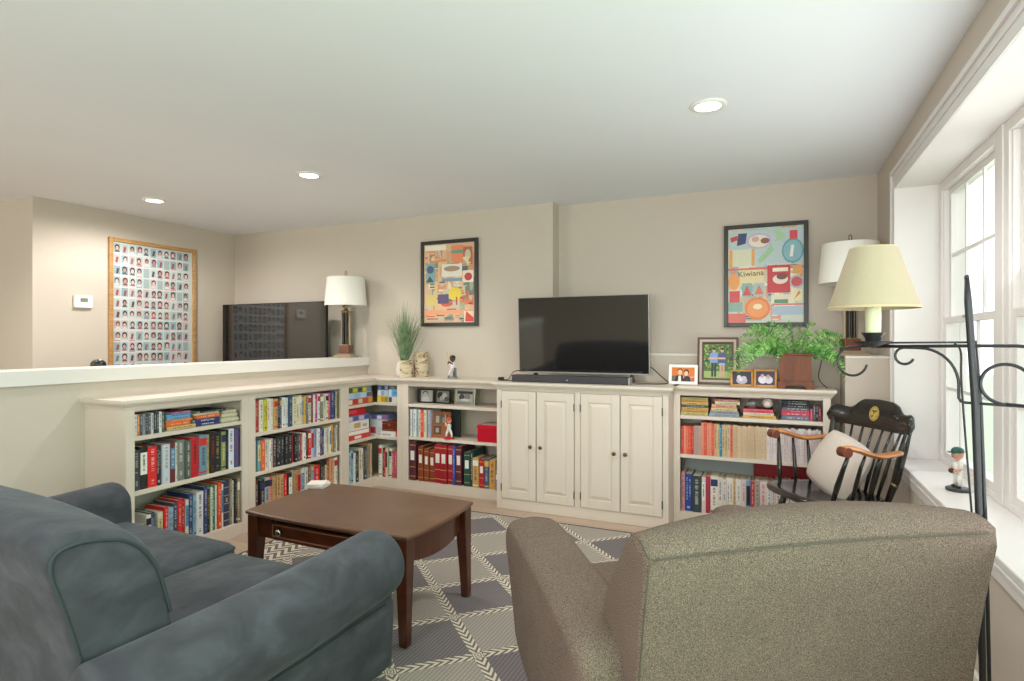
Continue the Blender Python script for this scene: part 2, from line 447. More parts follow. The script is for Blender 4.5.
def chaikin(poly, n=2, closed=True):
    for _ in range(n):
        out = []
        m_ = len(poly)
        for i in range(m_ if closed else m_-1):
            a, b_ = poly[i], poly[(i+1) % m_]
            out.append(tuple(a[k]*0.75+b_[k]*0.25 for k in range(len(a)))); out.append(tuple(a[k]*0.25+b_[k]*0.75 for k in range(len(a))))
        if not closed: out = [poly[0]]+out+[poly[-1]]
        poly = out
    return poly

LABELS = set()
def tag(o, label, cat, group=None):
    assert label not in LABELS or group, label
    if 4 > len(label.split()) or len(label.split()) > 16: print('LABEL LENGTH', len(label.split()), label)
    if label in LABELS: print('DUP', label)
    LABELS.add(label)
    o['label'] = label; o['category'] = cat
    if group: o['group'] = group
    return o
def empty(name, loc, rotz=0, label=None, cat=None, group=None, rot=None):
    o = bpy.data.objects.new(name, None); col.objects.link(o); o.location = loc; o.rotation_euler = rot or (0, 0, rotz)
    o.empty_display_size = 0.05
    if label: tag(o, label, cat, group)
    return o
def struct(o):
    o['kind'] = 'structure'; return o
def sbox(name, x0, x1, y0, y1, z0, z1, mat, bevel=0, parent=None):
    m_ = MB(); m_.box(x0, x1, y0, y1, z0, z1); o = m_.build(name, mat, parent, bevel=bevel)
    if parent is None: struct(o)
    return o
def text_mesh(txt, size, name, mat, parent, loc, rot=(PI/2, 0, 0), extrude=0.0004, sx=1.0, align='CENTER'):
    cu = bpy.data.curves.new(name, 'FONT'); cu.body = txt; cu.size = size; cu.extrude = extrude; cu.align_x = align; cu.align_y = 'CENTER'; cu.resolution_u = 2
    t = bpy.data.objects.new(name, cu); col.objects.link(t)
    dg = bpy.context.evaluated_depsgraph_get(); me = bpy.data.meshes.new_from_object(t.evaluated_get(dg))
    bpy.data.objects.remove(t); bpy.data.curves.remove(cu)
    me.materials.clear(); me.materials.append(mat)
    o = bpy.data.objects.new(name, me); col.objects.link(o); o.parent = parent; o.location = loc; o.rotation_euler = rot; o.scale = (sx, 1, 1)
    return o

# ------------------------------------------------------------------ room shell
H = 2.50
XR = 0.675; XL = -5.51; YB = 4.66; YB2 = 4.81; XJ = -1.715; YR = -2.5
sbox('floor', -8.2, 1.0, YR-0.1, 5.0, -0.08, 0.0, M['floor'])
sbox('ceiling', -8.2, 1.1, YR-0.1, 5.0, H, H+0.1, M['ceil'])
# back wall: left part stands 15 cm proud of the right part above a ledge
sbox('wall_back_left', XL-0.1, XJ, YB, 5.0, 0, H, M['wall'])
sbox('wall_back_right', XJ, 1.0, YB2, 5.0, 1.2, H, M['wall'])
sbox('wall_back_knee', XJ, 1.0, YB, 5.0, 0, 1.2, M['wall'])
sbox('trim_ledge', XJ, XR, YB-0.006, YB2, 1.2, 1.217, M['trim'], 0.003)
sbox('wall_chase', 0.43, XR, 4.34, YB, 0, 1.206, M['wall'])
sbox('trim_chase_cap', 0.43, XR, 4.338, YB-0.006, 1.206, 1.219, M['trim'], 0.002)
# left wall and the hall corner
sbox('wall_left', XL-0.12, XL, 2.71, YB, 0, H, M['wall'])
sbox('wall_hall', -8.1, XL-0.12, 2.71, 2.9, 0, H, M['wall'])
sbox('wall_far_left', -8.2, -8.1, YR, 2.9, 0, H, M['wall'])
# rear wall behind the camera, with two unseen openings added to let daylight in
def wall_with_holes(name, x0, x1, y0, y1, holes, mat):
    m_ = MB(); xs = x0
    for (a, b_, za, zb) in holes:
        m_.box(xs, a, y0, y1, 0, H); m_.box(a, b_, y0, y1, 0, za); m_.box(a, b_, y0, y1, zb, H); xs = b_
    m_.box(xs, x1, y0, y1, 0, H)
    return struct(m_.build(name, mat))
wall_with_holes('wall_rear', -8.2, 1.0, YR-0.1, YR, [(-7.4, -6.0, 0.85, 2.15), (-1.8, 0.5, 0.75, 2.15)], M['wall'])
# right wall with the big boxed-out window
Y0w, Y1w, ZS, ZH = -0.4, 4.09, 0.628, 2.235
m_ = MB()
m_.box(XR, 1.0, YR, Y0w, 0, H); m_.box(XR, 1.0, Y1w, 5.0, 0, H); m_.box(XR, 1.0, Y0w, Y1w, 0, ZS-0.03); m_.box(XR, 1.0, Y0w, Y1w, ZH, H)
struct(m_.build('wall_right', M['wall']))
sbox('trim_window_soffit', XR, 0.93, Y0w, Y1w, ZH-0.012, ZH, M['wtrim'])
sbox('trim_window_return', XR, 0.93, Y1w-0.012, Y1w, ZS, ZH-0.012, M['wtrim'])
sbox('trim_window_sill', XR-0.02, 0.93, Y0w, Y1w-0.012, ZS-0.03, ZS, M['wtrim'], 0.005)
# casing (stepped moulding)
m_ = MB()
for (w0, w1, t) in ((-0.013, 0.11, 0.012), (0.085, 0.1105, 0.022), (-0.0115, 0.012, 0.018), (0.045, 0.06, 0.016)):
    m_.box(XR-t, XR+0.0001*t, Y1w+w0, Y1w+w1, ZS-0.03, ZH+w0)
    m_.box(XR-t, XR, Y0w-0.11, Y1w+w1, ZH+w0, ZH+w1)
struct(m_.build('trim_window_casing', M['wtrim']))
m_ = MB(); m_.box(XR-0.016, XR, Y0w, Y1w+0.1, ZS-0.085, ZS-0.03); m_.box(XR-0.022, XR, Y0w, Y1w+0.1, ZS-0.045, ZS-0.03)
struct(m_.build('trim_window_apron', M['wtrim'], bevel=0.003))
# beadboard panel below the sill
m_ = MB()
y = 2.85
while y < 4.3:
    m_.box(XR-0.010, XR, y, min(y+0.052, 4.33), 0.12, ZS-0.085); m_.box(XR-0.004, XR, y+0.052, y+0.058, 0.12, ZS-0.085); y += 0.058
struct(m_.build('trim_beadboard', plain('beadboard_paint', 'CFC4B6', 0.5, var=0.02), bevel=0.002))
# baseboards
sbox('baseboard_right', XR-0.014, XR, YR, 4.34, 0, 0.12, M['trim'], 0.003)
sbox('baseboard_left', XL, XL+0.014, 2.71, YB, 0, 0.12, M['trim'], 0.003)
sbox('baseboard_back', XL+0.014, -3.81, YB-0.014, YB, 0, 0.12, M['trim'], 0.003)
# window units: white frames, upper and lower sash with grilles
def window_unit(ya, yb, n):
    r = struct(empty('window_%d' % n, (0, 0, 0)))
    X0 = 0.876
    f = MB()
    f.box(X0, 0.99, yb-0.055, yb, ZS, ZH-0.012); f.box(X0, 0.99, ya, ya+0.055, ZS, ZH-0.012)
    f.box(X0, 0.99, ya+0.055, yb-0.055, ZH-0.06, ZH-0.012); f.box(X0, 0.99, ya+0.055, yb-0.055, ZS, ZS+0.03)
    f.box(X0+0.010, 0.99, yb-0.070, yb-0.055, ZS, ZH-0.06); f.box(X0+0.010, 0.99, ya+0.055, ya+0.070, ZS, ZH-0.06)
    fr_ = f.build('window_frame', M['wtrim'], r, bevel=0.003)
    a, b_ = ya+0.0705, yb-0.0705
    for (z0, z1, x0, nm) in ((ZS+0.03, 1.45, 0.886, 'lower_sash'), (1.42, ZH-0.06, 0.910, 'upper_sash')):
        q_ = MB(); st = 0.035
        q_.box(x0, x0+0.022, a, a+st, z0, z1); q_.box(x0, x0+0.022, b_-st, b_, z0, z1)
        q_.box(x0, x0+0.022, a+st, b_-st, z0, z0+st); q_.box(x0, x0+0.022, a+st, b_-st, z1-st, z1)
        for k in (1, 2):
            y_ = a+(b_-a)*k/3; q_.box(x0+0.005, x0+0.017, y_-0.009, y_+0.009, z0+st, z1-st)
        zm = (z0+z1)/2; q_.box(x0+0.004, x0+0.018, a+st, b_-st, zm-0.009, zm+0.009)
        so = q_.build(nm, M['wtrim'], r, bevel=0.002)
        g = MB(); g.box(x0+0.009, x0+0.013, a+st*0.5, b_-st*0.5, z0+st*0.5, z1-st*0.5); g.build('pane', M['glass'], so)
    lk = MB(); lk.box(0.876, 0.886, (a+b_)/2-0.03, (a+b_)/2+0.03, 1.435, 1.45); lk.build('sash_lock', M['greyplastic'], r)
for k, (ya, yb) in enumerate(((3.10, 4.078), (2.06, 3.04), (1.02, 2.0), (-0.02, 0.96))):
    window_unit(ya, yb, k+1)
m_ = MB()
for y in (3.04, 2.0, 0.96): m_.box(0.87, 0.99, y, y+0.06, ZS, ZH-0.012)
m_.box(0.88, 0.99, -0.4, -0.02, ZS, ZH-0.012)
struct(m_.build('trim_mullion', M['wtrim'], bevel=0.003))
# half wall with its deep white cap
sbox('wall_half', -3.80, -3.665, -0.6, YB, 0, 1.075, M['wall'])
m_ = MB(); m_.box(-3.90, -3.64, -0.62, YB, 1.075, 1.158)
struct(m_.build('trim_half_wall_cap', M['trim'], bevel=0.004))

# garden outside
m_ = MB(); m_.box(1.0, 60, -40, 40, -0.7, -0.6); tag(m_.build('lawn', M['lawn']), 'pale green lawn seen through the window panes', 'lawn')['kind'] = 'structure'
def outdoor_tree(x, y, h, r, label):
    e_ = empty('tree', (x, y, -0.6), 0, label, 'tree')
    t = MB(); t.tube([(0, 0, 0), (0.05, 0, h*0.4), (0, 0.1, h*0.8)], [0.16, 0.12, 0.05], 10); t.build('trunk', plain('bark', '8A8078', 0.9, var=0.2), e_, smooth=True)
    rnd = random.Random(int(x*10)); c_ = MB()
    for k in range(420):
        th = rnd.uniform(0, 2*PI); ph = math.acos(rnd.uniform(-0.6, 1)); rr = r*rnd.uniform(0.6, 1)
        P_ = Vector((rr*math.sin(ph)*math.cos(th), rr*math.sin(ph)*math.sin(th), h*0.75+rr*math.cos(ph)*0.8))
        a = Vector((rnd.uniform(-1, 1), rnd.uniform(-1, 1), rnd.uniform(-1, 1))).normalized()*0.22; b2 = a.cross(Vector((0.3, 0.5, 1))).normalized()*0.12
        c_.add([P_-a, P_+b2, P_+a, P_-b2], [(0, 1, 2, 3)])
    c_.build('crown', M['fern'], e_)
outdoor_tree(9.0, 19.0, 5.0, 1.8, 'leafy tree on the lawn seen through the left window')

# ------------------------------------------------------------------ rug
m_ = MB(); m_.box(-2.98, 0.30, 0.75, 3.93, 0.0, 0.009)
rug = tag(m_.build('area_rug', M['rug']), 'flat woven grey rug with cream herringbone diamonds under the coffee table', 'rug')
m_ = MB()
m_.box(-2.98, 0.30, 3.93, 3.942, 0, 0.011); m_.box(-2.98, 0.30, 0.738, 0.75, 0, 0.011); m_.box(-2.992, -2.98, 0.738, 3.942, 0, 0.011); m_.box(0.30, 0.312, 0.738, 3.942, 0, 0.011)
m_.build('rug_binding', M['rugedge'], rug)

# ------------------------------------------------------------------ built-in bookcases
def case_unit(name, loc, rotz, W, D, ops, shelves, label, endpanel=None, cap=(0.0, 0.0), ztop=0.985, doors=None, base=0.085, cat='bookcase'):
    """local frame: x along the front, front plane y=0, body towards +y. ops=(x0,x1) of the opening"""
    r = empty(name, loc, rotz, label, cat)
    zr = ztop-0.053
    b_ = MB()
    b_.box(0, 0.018, 0.02, D, 0, zr); b_.box(W-0.018, W, 0.02, D, 0, zr); b_.box(0.018, W-0.018, 0.02, D-0.012, base-0.02, base)
    b_.box(0.018, W-0.018, 0.02, D-0.012, zr-0.02, zr)
    b_.build('body', M['case'], r, bevel=0.0015)
    k = MB(); k.box(0.018, W-0.018, D-0.012, D-0.004, base, zr-0.02); k.build('back_panel', M['caseback'], r)
    f = MB(); f.box(0, ops[0], 0, 0.02, 0, zr); f.box(ops[1], W, 0, 0.02, 0, zr); f.box(ops[0], ops[1], 0, 0.02, 0, base); f.box(ops[0], ops[1], 0, 0.02, zr-0.012, zr)
    f.build('face_frame', M['case'], r, bevel=0.0015)
    for z in shelves:
        q_ = MB(); q_.box(0.019, W-0.019, 0.008, D-0.013, z-0.026, z); q_.build('shelf', M['case'], r, bevel=0.002)
    c = MB(); l, rr = cap
    prof = [(0.0, zr), (-0.006, zr), (-0.010, zr+0.012), (-0.022, zr+0.026), (-0.024, zr+0.03), (-0.024, zr+0.034), (-0.032, zr+0.036), (-0.032, ztop), (0.0, ztop)]
    for i in range(len(prof)-2):
        z0, z1 = prof[i][1], prof[i+1][1]
        if z1-z0 < 1e-6: continue
        y0, y1 = prof[i][0], prof[i+1][0]
        e0, e1 = -y0, -y1
        vs = []
        for (y_, e_, z_) in ((y0, e0, z0), (y1, e1, z1)):
            vs += [(-(e_ if l else 0), y_, z_), (W+(e_ if rr else 0), y_, z_), (W+(e_ if rr else 0), D, z_), (-(e_ if l else 0), D, z_)]
        c.add(vs, [(0, 1, 5, 4), (1, 2, 6, 5), (2, 3, 7, 6), (3, 0, 4, 7), (0, 3, 2, 1), (4, 5, 6, 7)])
    c.build('cap_moulding', M['case'], r)
    return r

wing1 = case_unit('bookcase', (-3.29, 2.065, 0), PI/2, 0.833, 0.375, (0.05, 0.778), (0.462, 0.775),
                  'cream bookcase unit nearest the sofa, against the half wall', cap=(1, 0))
wing2 = case_unit('bookcase', (-3.29, 2.898, 0), PI/2, 0.982, 0.375, (0.056, 0.935), (0.395, 0.672),
                  'cream bookcase unit behind the coffee table, second along the half wall', cap=(0, 0))
left = case_unit('bookcase', (-3.004, 4.295, 0), 0, 1.012, 0.365, (0.062, 0.965), (0.472, 0.76),
                 'cream bookcase of photo albums, left of the door cabinet', cap=(0, 0), ztop=0.987)
right = case_unit('bookcase', (-0.662, 4.33, 0), 0, 1.009, 0.33, (0.048, 0.963), (0.498, 0.78),
                  'cream bookcase right of the door cabinet, under the fern', cap=(0, 1), ztop=0.993)
# corner unit (L-shaped opening)
r = empty('bookcase', (0, 0, 0), 0, 'cream corner bookcase of board games between the two bookcase runs', 'bookcase')
zt = 0.986; zr = zt-0.053
b_ = MB()
b_.box(-3.665, -3.31, 3.881, 3.899, 0, zr); b_.box(-3.022, -3.005, 4.315, 4.66, 0, zr)
for (za, zb) in ((0.065, 0.085), (zr-0.02, zr)):
    b_.prism([(-3.652, 3.9), (-3.31, 3.9), (-3.31, 4.315), (-3.023, 4.315), (-3.023, 4.648), (-3.652, 4.648)], 'z', za, zb)
b_.build('body', M['case'], r, bevel=0.0015)
k = MB(); k.box(-3.665, -3.654, 3.9, 4.66, 0.085, zr-0.02); k.box(-3.653, -3.023, 4.65, 4.66, 0.085, zr-0.02); k.build('back_panel', M['caseback'], r)
f = MB(); f.box(-3.31, -3.29, 3.881, 3.93, 0, zr); f.box(-3.057, -3.005, 4.295, 4.315, 0, zr)
f.box(-3.31, -3.29, 3.93, 4.315, 0, 0.085); f.box(-3.29, -3.057, 4.295, 4.315, 0, 0.085)
f.box(-3.31, -3.29, 3.93, 4.315, zr-0.012, zr); f.box(-3.29, -3.057, 4.295, 4.315, zr-0.012, zr)
f.build('face_frame', M['case'], r, bevel=0.0015)
for z in (0.455, 0.76):
    q_ = MB(); q_.prism([(-3.653, 3.9), (-3.3, 3.9), (-3.3, 4.305), (-3.023, 4.305), (-3.023, 4.649), (-3.653, 4.649)], 'z', z-0.026, z); q_.build('shelf', M['case'], r, bevel=0.002)
c = MB()
for (e0, e1, z0, z1) in ((0.006, 0.010, zr, zr+0.012), (0.010, 0.022, zr+0.012, zr+0.026), (0.024, 0.024, zr+0.026, zr+0.034), (0.032, 0.032, zr+0.034, zt)):
    def L_(e_, z): return [(-3.665, 3.881, z), (-3.29+e_, 3.881, z), (-3.29+e_, 4.295-e_, z), (-3.005, 4.295-e_, z), (-3.005, 4.66, z), (-3.665, 4.66, z)]
    c.loft([L_(e0, z0), L_(e1, z1)])
c.build('cap_moulding', M['case'], r)

# door cabinet
cab = case_unit('cabinet', (-1.99, 4.13, 0), 0, 1.326, 0.53, (0.04, 1.286), (), 'cream four-door cabinet under the television', cap=(1, 1), ztop=0.993, base=0.083, cat='cabinet')
m_ = MB(); m_.box(0.642, 0.688, 0, 0.02, 0.083, 0.93); m_.build('centre_stile', M['case'], cab, bevel=0.0015)
def door(x0, x1, hinge_left):
    z0, z1 = 0.086, 0.932-0.008
    d_ = MB(); d_.box(x0, x1, -0.0, 0.016, z0, z1)
    st = 0.058
    ix0, ix1, iz0, iz1 = x0+st, x1-st, z0+st+0.005, z1-st-0.005
    # frame raised round a bevelled panel
    for (a, b2, c_, e_) in ((x0, ix0, z0, z1), (ix1, x1, z0, z1), (ix0, ix1, z0, iz0), (ix0, ix1, iz1, z1)):
        d_.box(a, b2, -0.008, 0.0, c_, e_)
    R0 = [(ix0, 0.0, iz0), (ix1, 0.0, iz0), (ix1, 0.0, iz1), (ix0, 0.0, iz1)]
    g = 0.006
    R1 = [(ix0+g, 0.0, iz0+g), (ix1-g, 0.0, iz0+g), (ix1-g, 0.0, iz1-g), (ix0+g, 0.0, iz1-g)]
    g = 0.03
    R2 = [(ix0+g, -0.009, iz0+g), (ix1-g, -0.009, iz0+g), (ix1-g, -0.009, iz1-g), (ix0+g, -0.009, iz1-g)]
    d_.loft([R1, R2])
    o = d_.build('door', M['case'], cab, bevel=0.0022)
    kx = x1-0.038 if hinge_left else x0+0.038
    kn = MB(); rings = []
    for rr, yy in ((0.006, -0.008), (0.005, -0.018), (0.010, -0.022), (0.015, -0.028), (0.014, -0.034), (0.006, -0.037)):
        rings.append([(kx+rr*math.cos(2*PI*i/16), yy, 0.505+rr*math.sin(2*PI*i/16)) for i in range(16)])
    kn.loft(rings); kn.build('knob', M['brass'], o, smooth=True)
    hx = x0-0.002 if hinge_left else x1+0.002
    for z in (0.17, 0.82):
        h_ = MB(); h_.tube([(hx, -0.008, z-0.028), (hx, -0.008, z+0.028)], 0.0045, 8); h_.build('hinge', M['hinge'], o)
door(0.044, 0.333, True); door(0.346-0.006, 0.638, False); door(0.692, 0.984, True); door(0.99, 1.283, False)

# ------------------------------------------------------------------ books
NAMES = [('black', '1C1C1E'), ('charcoal', '3E4044'), ('grey', '85878A'), ('pale grey', 'C2C4C6'), ('white', 'EEECE6'), ('cream', 'DCD2B4'),
         ('tan', 'C19C62'), ('brown', '6E4226'), ('dark brown', '3A2A22'), ('red', 'CE2A2C'), ('maroon', '5E1F2A'), ('orange', 'E06A2C'),
         ('yellow', 'D8C23C'), ('olive', '8A9050'), ('green', '3E7A44'), ('dark green', '1C4438'), ('teal', '1A7A6C'), ('light blue', '88B4D0'),
         ('blue', '3A5EA6'), ('navy', '2B345C'), ('purple', '54407A'), ('magenta', 'B03C86'), ('pink', 'DE8C92'), ('slate blue', '5F7F94'), ('lilac', 'A8A8CC')]
def cname(h):
    a = [int(h[i:i+2], 16) for i in (0, 2, 4)]
    return min(NAMES, key=lambda n_: sum((a[k]-int(n_[1][2*k:2*k+2], 16))**2*(2, 3, 2)[k] for k in range(3)))[0]
ORD = ['zeroth', 'first', 'second', 'third', 'fourth', 'fifth', 'sixth', 'seventh', 'eighth', 'ninth', 'tenth', 'eleventh', 'twelfth', 'thirteenth', 'fourteenth', 'fifteenth', 'sixteenth', 'seventeenth', 'eighteenth', 'nineteenth', 'twentieth']
def ordinal(n):
    if n <= 20: return ORD[n]
    tens = ['', '', 'twenty', 'thirty', 'forty', 'fifty'][n//10]
    return tens+('-'+ORD[n % 10] if n % 10 else '')  if n % 10 else {20: 'twentieth', 30: 'thirtieth', 40: 'fortieth', 50: 'fiftieth'}[n]
def contrast(h):
    a = [int(h[i:i+2], 16) for i in (0, 2, 4)]
    return 'E8E4D8' if sum(a) < 400 else '38343A'

def letters(mb, x0, x1, y, z0, z1, c, rnd, vertical=True):
    """rows of tiny letter strokes on a spine: words of short bars"""
    z = z1; xm_ = (x0+x1)/2; x0 = xm_+(x0-xm_)*0.8; x1 = xm_+(x1-xm_)*0.8
    while z > z0:
        hgt = rnd.uniform(0.0025, 0.0045)
        if rnd.random() < 0.68:
            mb.box(x0+rnd.uniform(0, 0.15)*(x1-x0), x1-rnd.uniform(0, 0.15)*(x1-x0), y-0.0004, y, max(z0, z-hgt), z, c)
        z -= hgt+rnd.uniform(0.0012, 0.0022)
def book(loc, rotz, t, h, d, c, lab, label, group, rnd, lean=0.0, lying=False, kind='book', detail=1.0, style=None, lc=None):
    """a book standing upright, spine towards local -y, origin at the middle of its foot"""
    cv = MB(); sp_ = min(0.004, t*0.16)
    bd = max(0.0012, min(0.003, t*0.12))
    cv.box(-t/2, -t/2+bd, 0.002, d, 0, h, c); cv.box(t/2-bd, t/2, 0.002, d, 0, h, c)
    n = 5
    ring = lambda z: [(-t/2*math.cos(PI*i/n), 0.003-sp_*math.sin(PI*i/n), z) for i in range(n+1)]+[(t/2-bd, 0.005, z), (-t/2+bd, 0.005, z)]
    cv.loft([ring(0), ring(h)], c)
    o = cv.build(kind, M['attr'], loc=loc, rot=(0, lean, rotz))
    tag(o, label, {'magazine': 'magazine', 'photo_album': 'photo album', 'disc_case': 'case'}.get(kind, 'book'), group)
    p_ = MB(); p_.box(-t/2+bd, t/2-bd, 0.006, d-0.004, 0.003, h-0.004, 'DDD2BA' if rnd.random() < .7 else 'CDBE9E'); p_.build('pages', M['attr'], o)
    # spine print
    st = style or rnd.choice(['title', 'title', 'title', 'band', 'two', 'block'])
    lc = lc or contrast(c); lc = ''.join('%02X' % round(int(lc[i:i+2], 16)*0.68+int(c[i:i+2], 16)*0.32) for i in (0, 2, 4)); yf = 0.003-sp_-0.0002
    s_ = MB(); a = t*0.24
    if t < 0.009: a = t*0.18
    if st == 'title':
        letters(s_, -a, a, yf, h*rnd.uniform(0.3, 0.45), h*0.93, lc, rnd)
        letters(s_, -a*0.8, a*0.8, yf, h*0.08, h*rnd.uniform(0.14, 0.24), lc, rnd)
    elif st == 'band':
        c2 = rnd.choice(['C8302E', 'E6E0D0', '2C3A5E', 'D8B048', '24282C'])
        s_.box(-t*0.46, t*0.46, yf, yf+0.003, h*0.74, h*0.92, c2); letters(s_, -a, a, yf, h*0.25, h*0.7, lc, rnd); s_.box(-t*0.46, t*0.46, yf, yf+0.003, h*0.06, h*0.1, c2)
    elif st == 'two':
        letters(s_, -t*0.34, -t*0.06, yf, h*0.3, h*0.9, lc, rnd); letters(s_, t*0.06, t*0.34, yf, h*0.38, h*0.86, lc, rnd); s_.box(-t*0.2, t*0.2, yf, yf+0.002, h*0.07, h*0.13, lc)
    elif st == 'block':
        s_.box(-t*0.42, t*0.42, yf, yf+0.003, h*0.34, h*0.86, rnd.choice(['EAE6DA', 'B8242C', '2A2A30', '5E88A8', 'D8C89A'])); letters(s_, -a*0.8, a*0.8, yf, h*0.42, h*0.8, rnd.choice(['2C2A2C', 'D8D4C8', 'C03030']), rnd)
    elif st == 'album':
        s_.box(-t*0.30, t*0.30, yf, yf+0.003, h*0.52, h*0.76, 'E4DFD6'); s_.box(-t*0.47, t*0.47, yf, yf+0.002, h*0.1, h*0.115, 'C8A468'); s_.box(-t*0.47, t*0.47, yf, yf+0.002, h*0.34, h*0.355, 'C8A468')
        s_.box(-t*0.47, t*0.47, yf, yf+0.002, h*0.9, h*0.915, 'C8A468')
    elif st == 'gilt':
        for zz in (0.12, 0.3, 0.5, 0.68, 0.86): s_.box(-t*0.47, t*0.47, yf, yf+0.002, h*zz, h*zz+0.003, 'D4B070')
        letters(s_, -a, a, yf, h*0.54, h*0.66, 'D4B070', rnd)
    elif st == 'slimline':
        letters(s_, -a, a, yf, h*0.2, h*0.9, lc, rnd)
    if s_.v: s_.build('spine_print', M['attr'], o)
    return o

def shelf_row(origin, rotz, x0, x1, z, hmax, items, shelf, group, D=0.24, kind='book', seed=1, setback=(0.012, 0.03), noun='book'):
    """origin+rotz: local frame of the unit; items: (colour, weight, height fraction[, style[, letter colour]])"""
    rnd = random.Random(seed)
    tot = sum(i[1] for i in items); k = (x1-x0)*0.992/tot
    x = x0; n = len(items)
    co, si = math.cos(rotz), math.sin(rotz)
    for i, it in enumerate(items):
        c, wt, hf = it[0], it[1], it[2]; st = it[3] if len(it) > 3 else None; lc = it[4] if len(it) > 4 else None
        t = wt*k; xm = x+t/2; x += t
        if c is None: continue
        y = rnd.uniform(*setback)
        h = hmax*hf*rnd.uniform(0.985, 1.01); d = min(D, h*0.78)*rnd.uniform(0.92, 1.0)
        X = origin[0]+co*xm-si*y; Y = origin[1]+si*xm+co*y
        j = i+1
        label = '%s%s %s, %s from left on %s' % ('slim ' if t < 0.014 else ('thick ' if t > 0.036 else ''), cname(c), noun, ordinal(j), shelf)
        book((X, Y, z+0.0004), rotz, t*0.965, h, d, c, None, label, group, rnd, kind=kind, style=st, lc=lc)

# wing unit 1 (world: origin (-3.29, 2.065), rot 90deg; local x = Y-2.065)
W1 = (-3.29, 2.065)
shelf_row(W1, PI/2, 0.052, 0.776, 0.4625, 0.262, [
    ('3E4246', 1.15, .88, 'title', 'B8BCC0'), ('2A2622', 1.3, .93, 'block'), ('DE2A2C', 1.5, .90, 'title', 'F4F0EA'), ('2E2C2E', .8, .9, 'two', 'E0DCD4'), ('C6CED8', 1.3, .91, 'title', '8A7A50'), ('6E2A2C', .9, .92, 'block'), ('CFCBC4', .35, .9), ('7A7F76', 1.5, .94, 'title'),
    ('525E58', 1.0, .92, 'title'), ('C4242C', 1.6, .96, 'title', '2A2224'), ('6B8EA0', 1.5, .98, 'band'), ('B0A66C', .6, .97, 'title'), ('2C2426', 1.0, .98, 'title', 'D03030'), ('24282A', 1.5, .99, 'title', 'B8B060'), ('8B9558', 1.0, .97, 'band'), ('23272B', .5, 1.0), ('DCE0EA', 1.35, 1.0, 'title', '2C2C30'), ('54507C', .9, .99, 'title', 'C83040')],
    'the middle shelf nearest the sofa', 'books in the bookcase nearest the sofa', seed=11)
shelf_row(W1, PI/2, 0.052, 0.776, 0.0855, 0.30, [
    ('C83034', .5, .62), ('3A5AA0', .5, .6), ('2C3A66', .5, .58), ('C8C2BC', .6, .6), ('DC4048', .6, .56, 'title'), ('E4E0D8', 1.1, .74), ('3C4E62', 1.0, .76), ('8A8C88', .5, .7), ('DCD4C0', 1.3, .72), ('DA2C34', 1.0, .8, 'title', 'F0E8E0'),
    ('8CB4CC', 1.2, .76), ('4A4C60', 1.1, .82), ('D83030', 1.0, .86, 'title', 'E8D8C8'), ('B4202C', .9, .86), ('D8D0B8', .8, .82), ('38447A', 1.0, .92), ('88AEC8', .8, .88), ('D9D6D8', 1.8, .92, 'title', '3A3A48'), ('3A4272', 1.0, 1.0), ('26282A', .8, .92, 'title', 'D8C040'), ('DAD6C2', .5, .96),
    ('147A68', 1.1, .96), ('DCD6C8', .5, .96), ('DE4E2C', 1.1, 1.0), ('DCDAD2', .7, .95), ('363E5C', 1.6, 1.0, 'gilt'), ('8C7C62', .8, 1.02), ('E2DED6', .5, .98), ('3A3430', .6, .98), ('9A8868', .7, 1.0)],
    'the bottom shelf nearest the sofa', 'books in the bookcase nearest the sofa', seed=12)
# top shelf: slim upright discs, lying stacks
shelf_row(W1, PI/2, 0.055, 0.235, 0.7755, 0.125, [(c_, 1, .98, 'slimline') for c_ in ('E0DCD4', 'D8783C', '4A4C50', '8A8E92', '3A3E4A', '5A6068', 'C8C8C4', '2E3034', '44484C', 'E2E2DC', '5E625C')],
          'the top shelf nearest the sofa', 'slim cases standing on the top shelf', D=0.14, seed=13, kind='disc_case', noun='case', setback=(0.01, 0.014))
def lying(origin, rotz, xc, z, items, where, group, rnd, y=0.02, D=0.2):
    """stack of books lying with their spines to the front; items from the bottom: (colour, thickness, length, xshift[, text])"""
    co, si = math.cos(rotz), math.sin(rotz); zz = z+0.0004
    n = len(items)
    for i, it in enumerate(items):
        c, t, ln, sh = it[:4]
        xm = xc+sh; yy = y+rnd.uniform(0, 0.012)
        X = origin[0]+co*xm-si*yy; Y = origin[1]+si*xm+co*yy
        pos = 'at the bottom' if i == 0 else ('on top' if i == n-1 else '%s from the bottom' % ordinal(i+1))
        label = '%s book lying %s of %s' % (cname(c), pos, where)
        o = book((0, 0, 0), 0, t*0.97, ln, D, c, None, label, group, rnd, style=('slimline' if len(it) < 5 else 'none'), kind='book')
        # lay it down: local z (height) -> along the front, thickness -> up
        R = Matrix.Rotation(rotz, 4, 'Z') @ Matrix.Rotation(PI/2, 4, 'Y')
        o.matrix_world = Matrix.Translation((X-co*ln/2, Y-si*ln/2, zz+t/2)) @ R
        if len(it) > 4:
            tm = text_mesh(it[4], t*0.72, 'title', it[5] if len(it) > 5 else M['white'], o, (0, 0.003-min(0.004, t*.16)-0.0008, ln/2), (PI/2, PI/2, 0), 0.0002)
        zz += t
rl = random.Random(5)
lying(W1, PI/2, 0.345, 0.7755, [('CDB27A', .022, .19, .01), ('E8702C', .026, .16, -.01), ('E2702C', .014, .18, -.005), ('6FA0C4', .02, .155, -.012), ('5A9CC8', .014, .16, -.012), ('A85A7C', .012, .13, .01)],
      'the orange stack by the sofa', 'books lying on the top shelf nearest the sofa', rl)
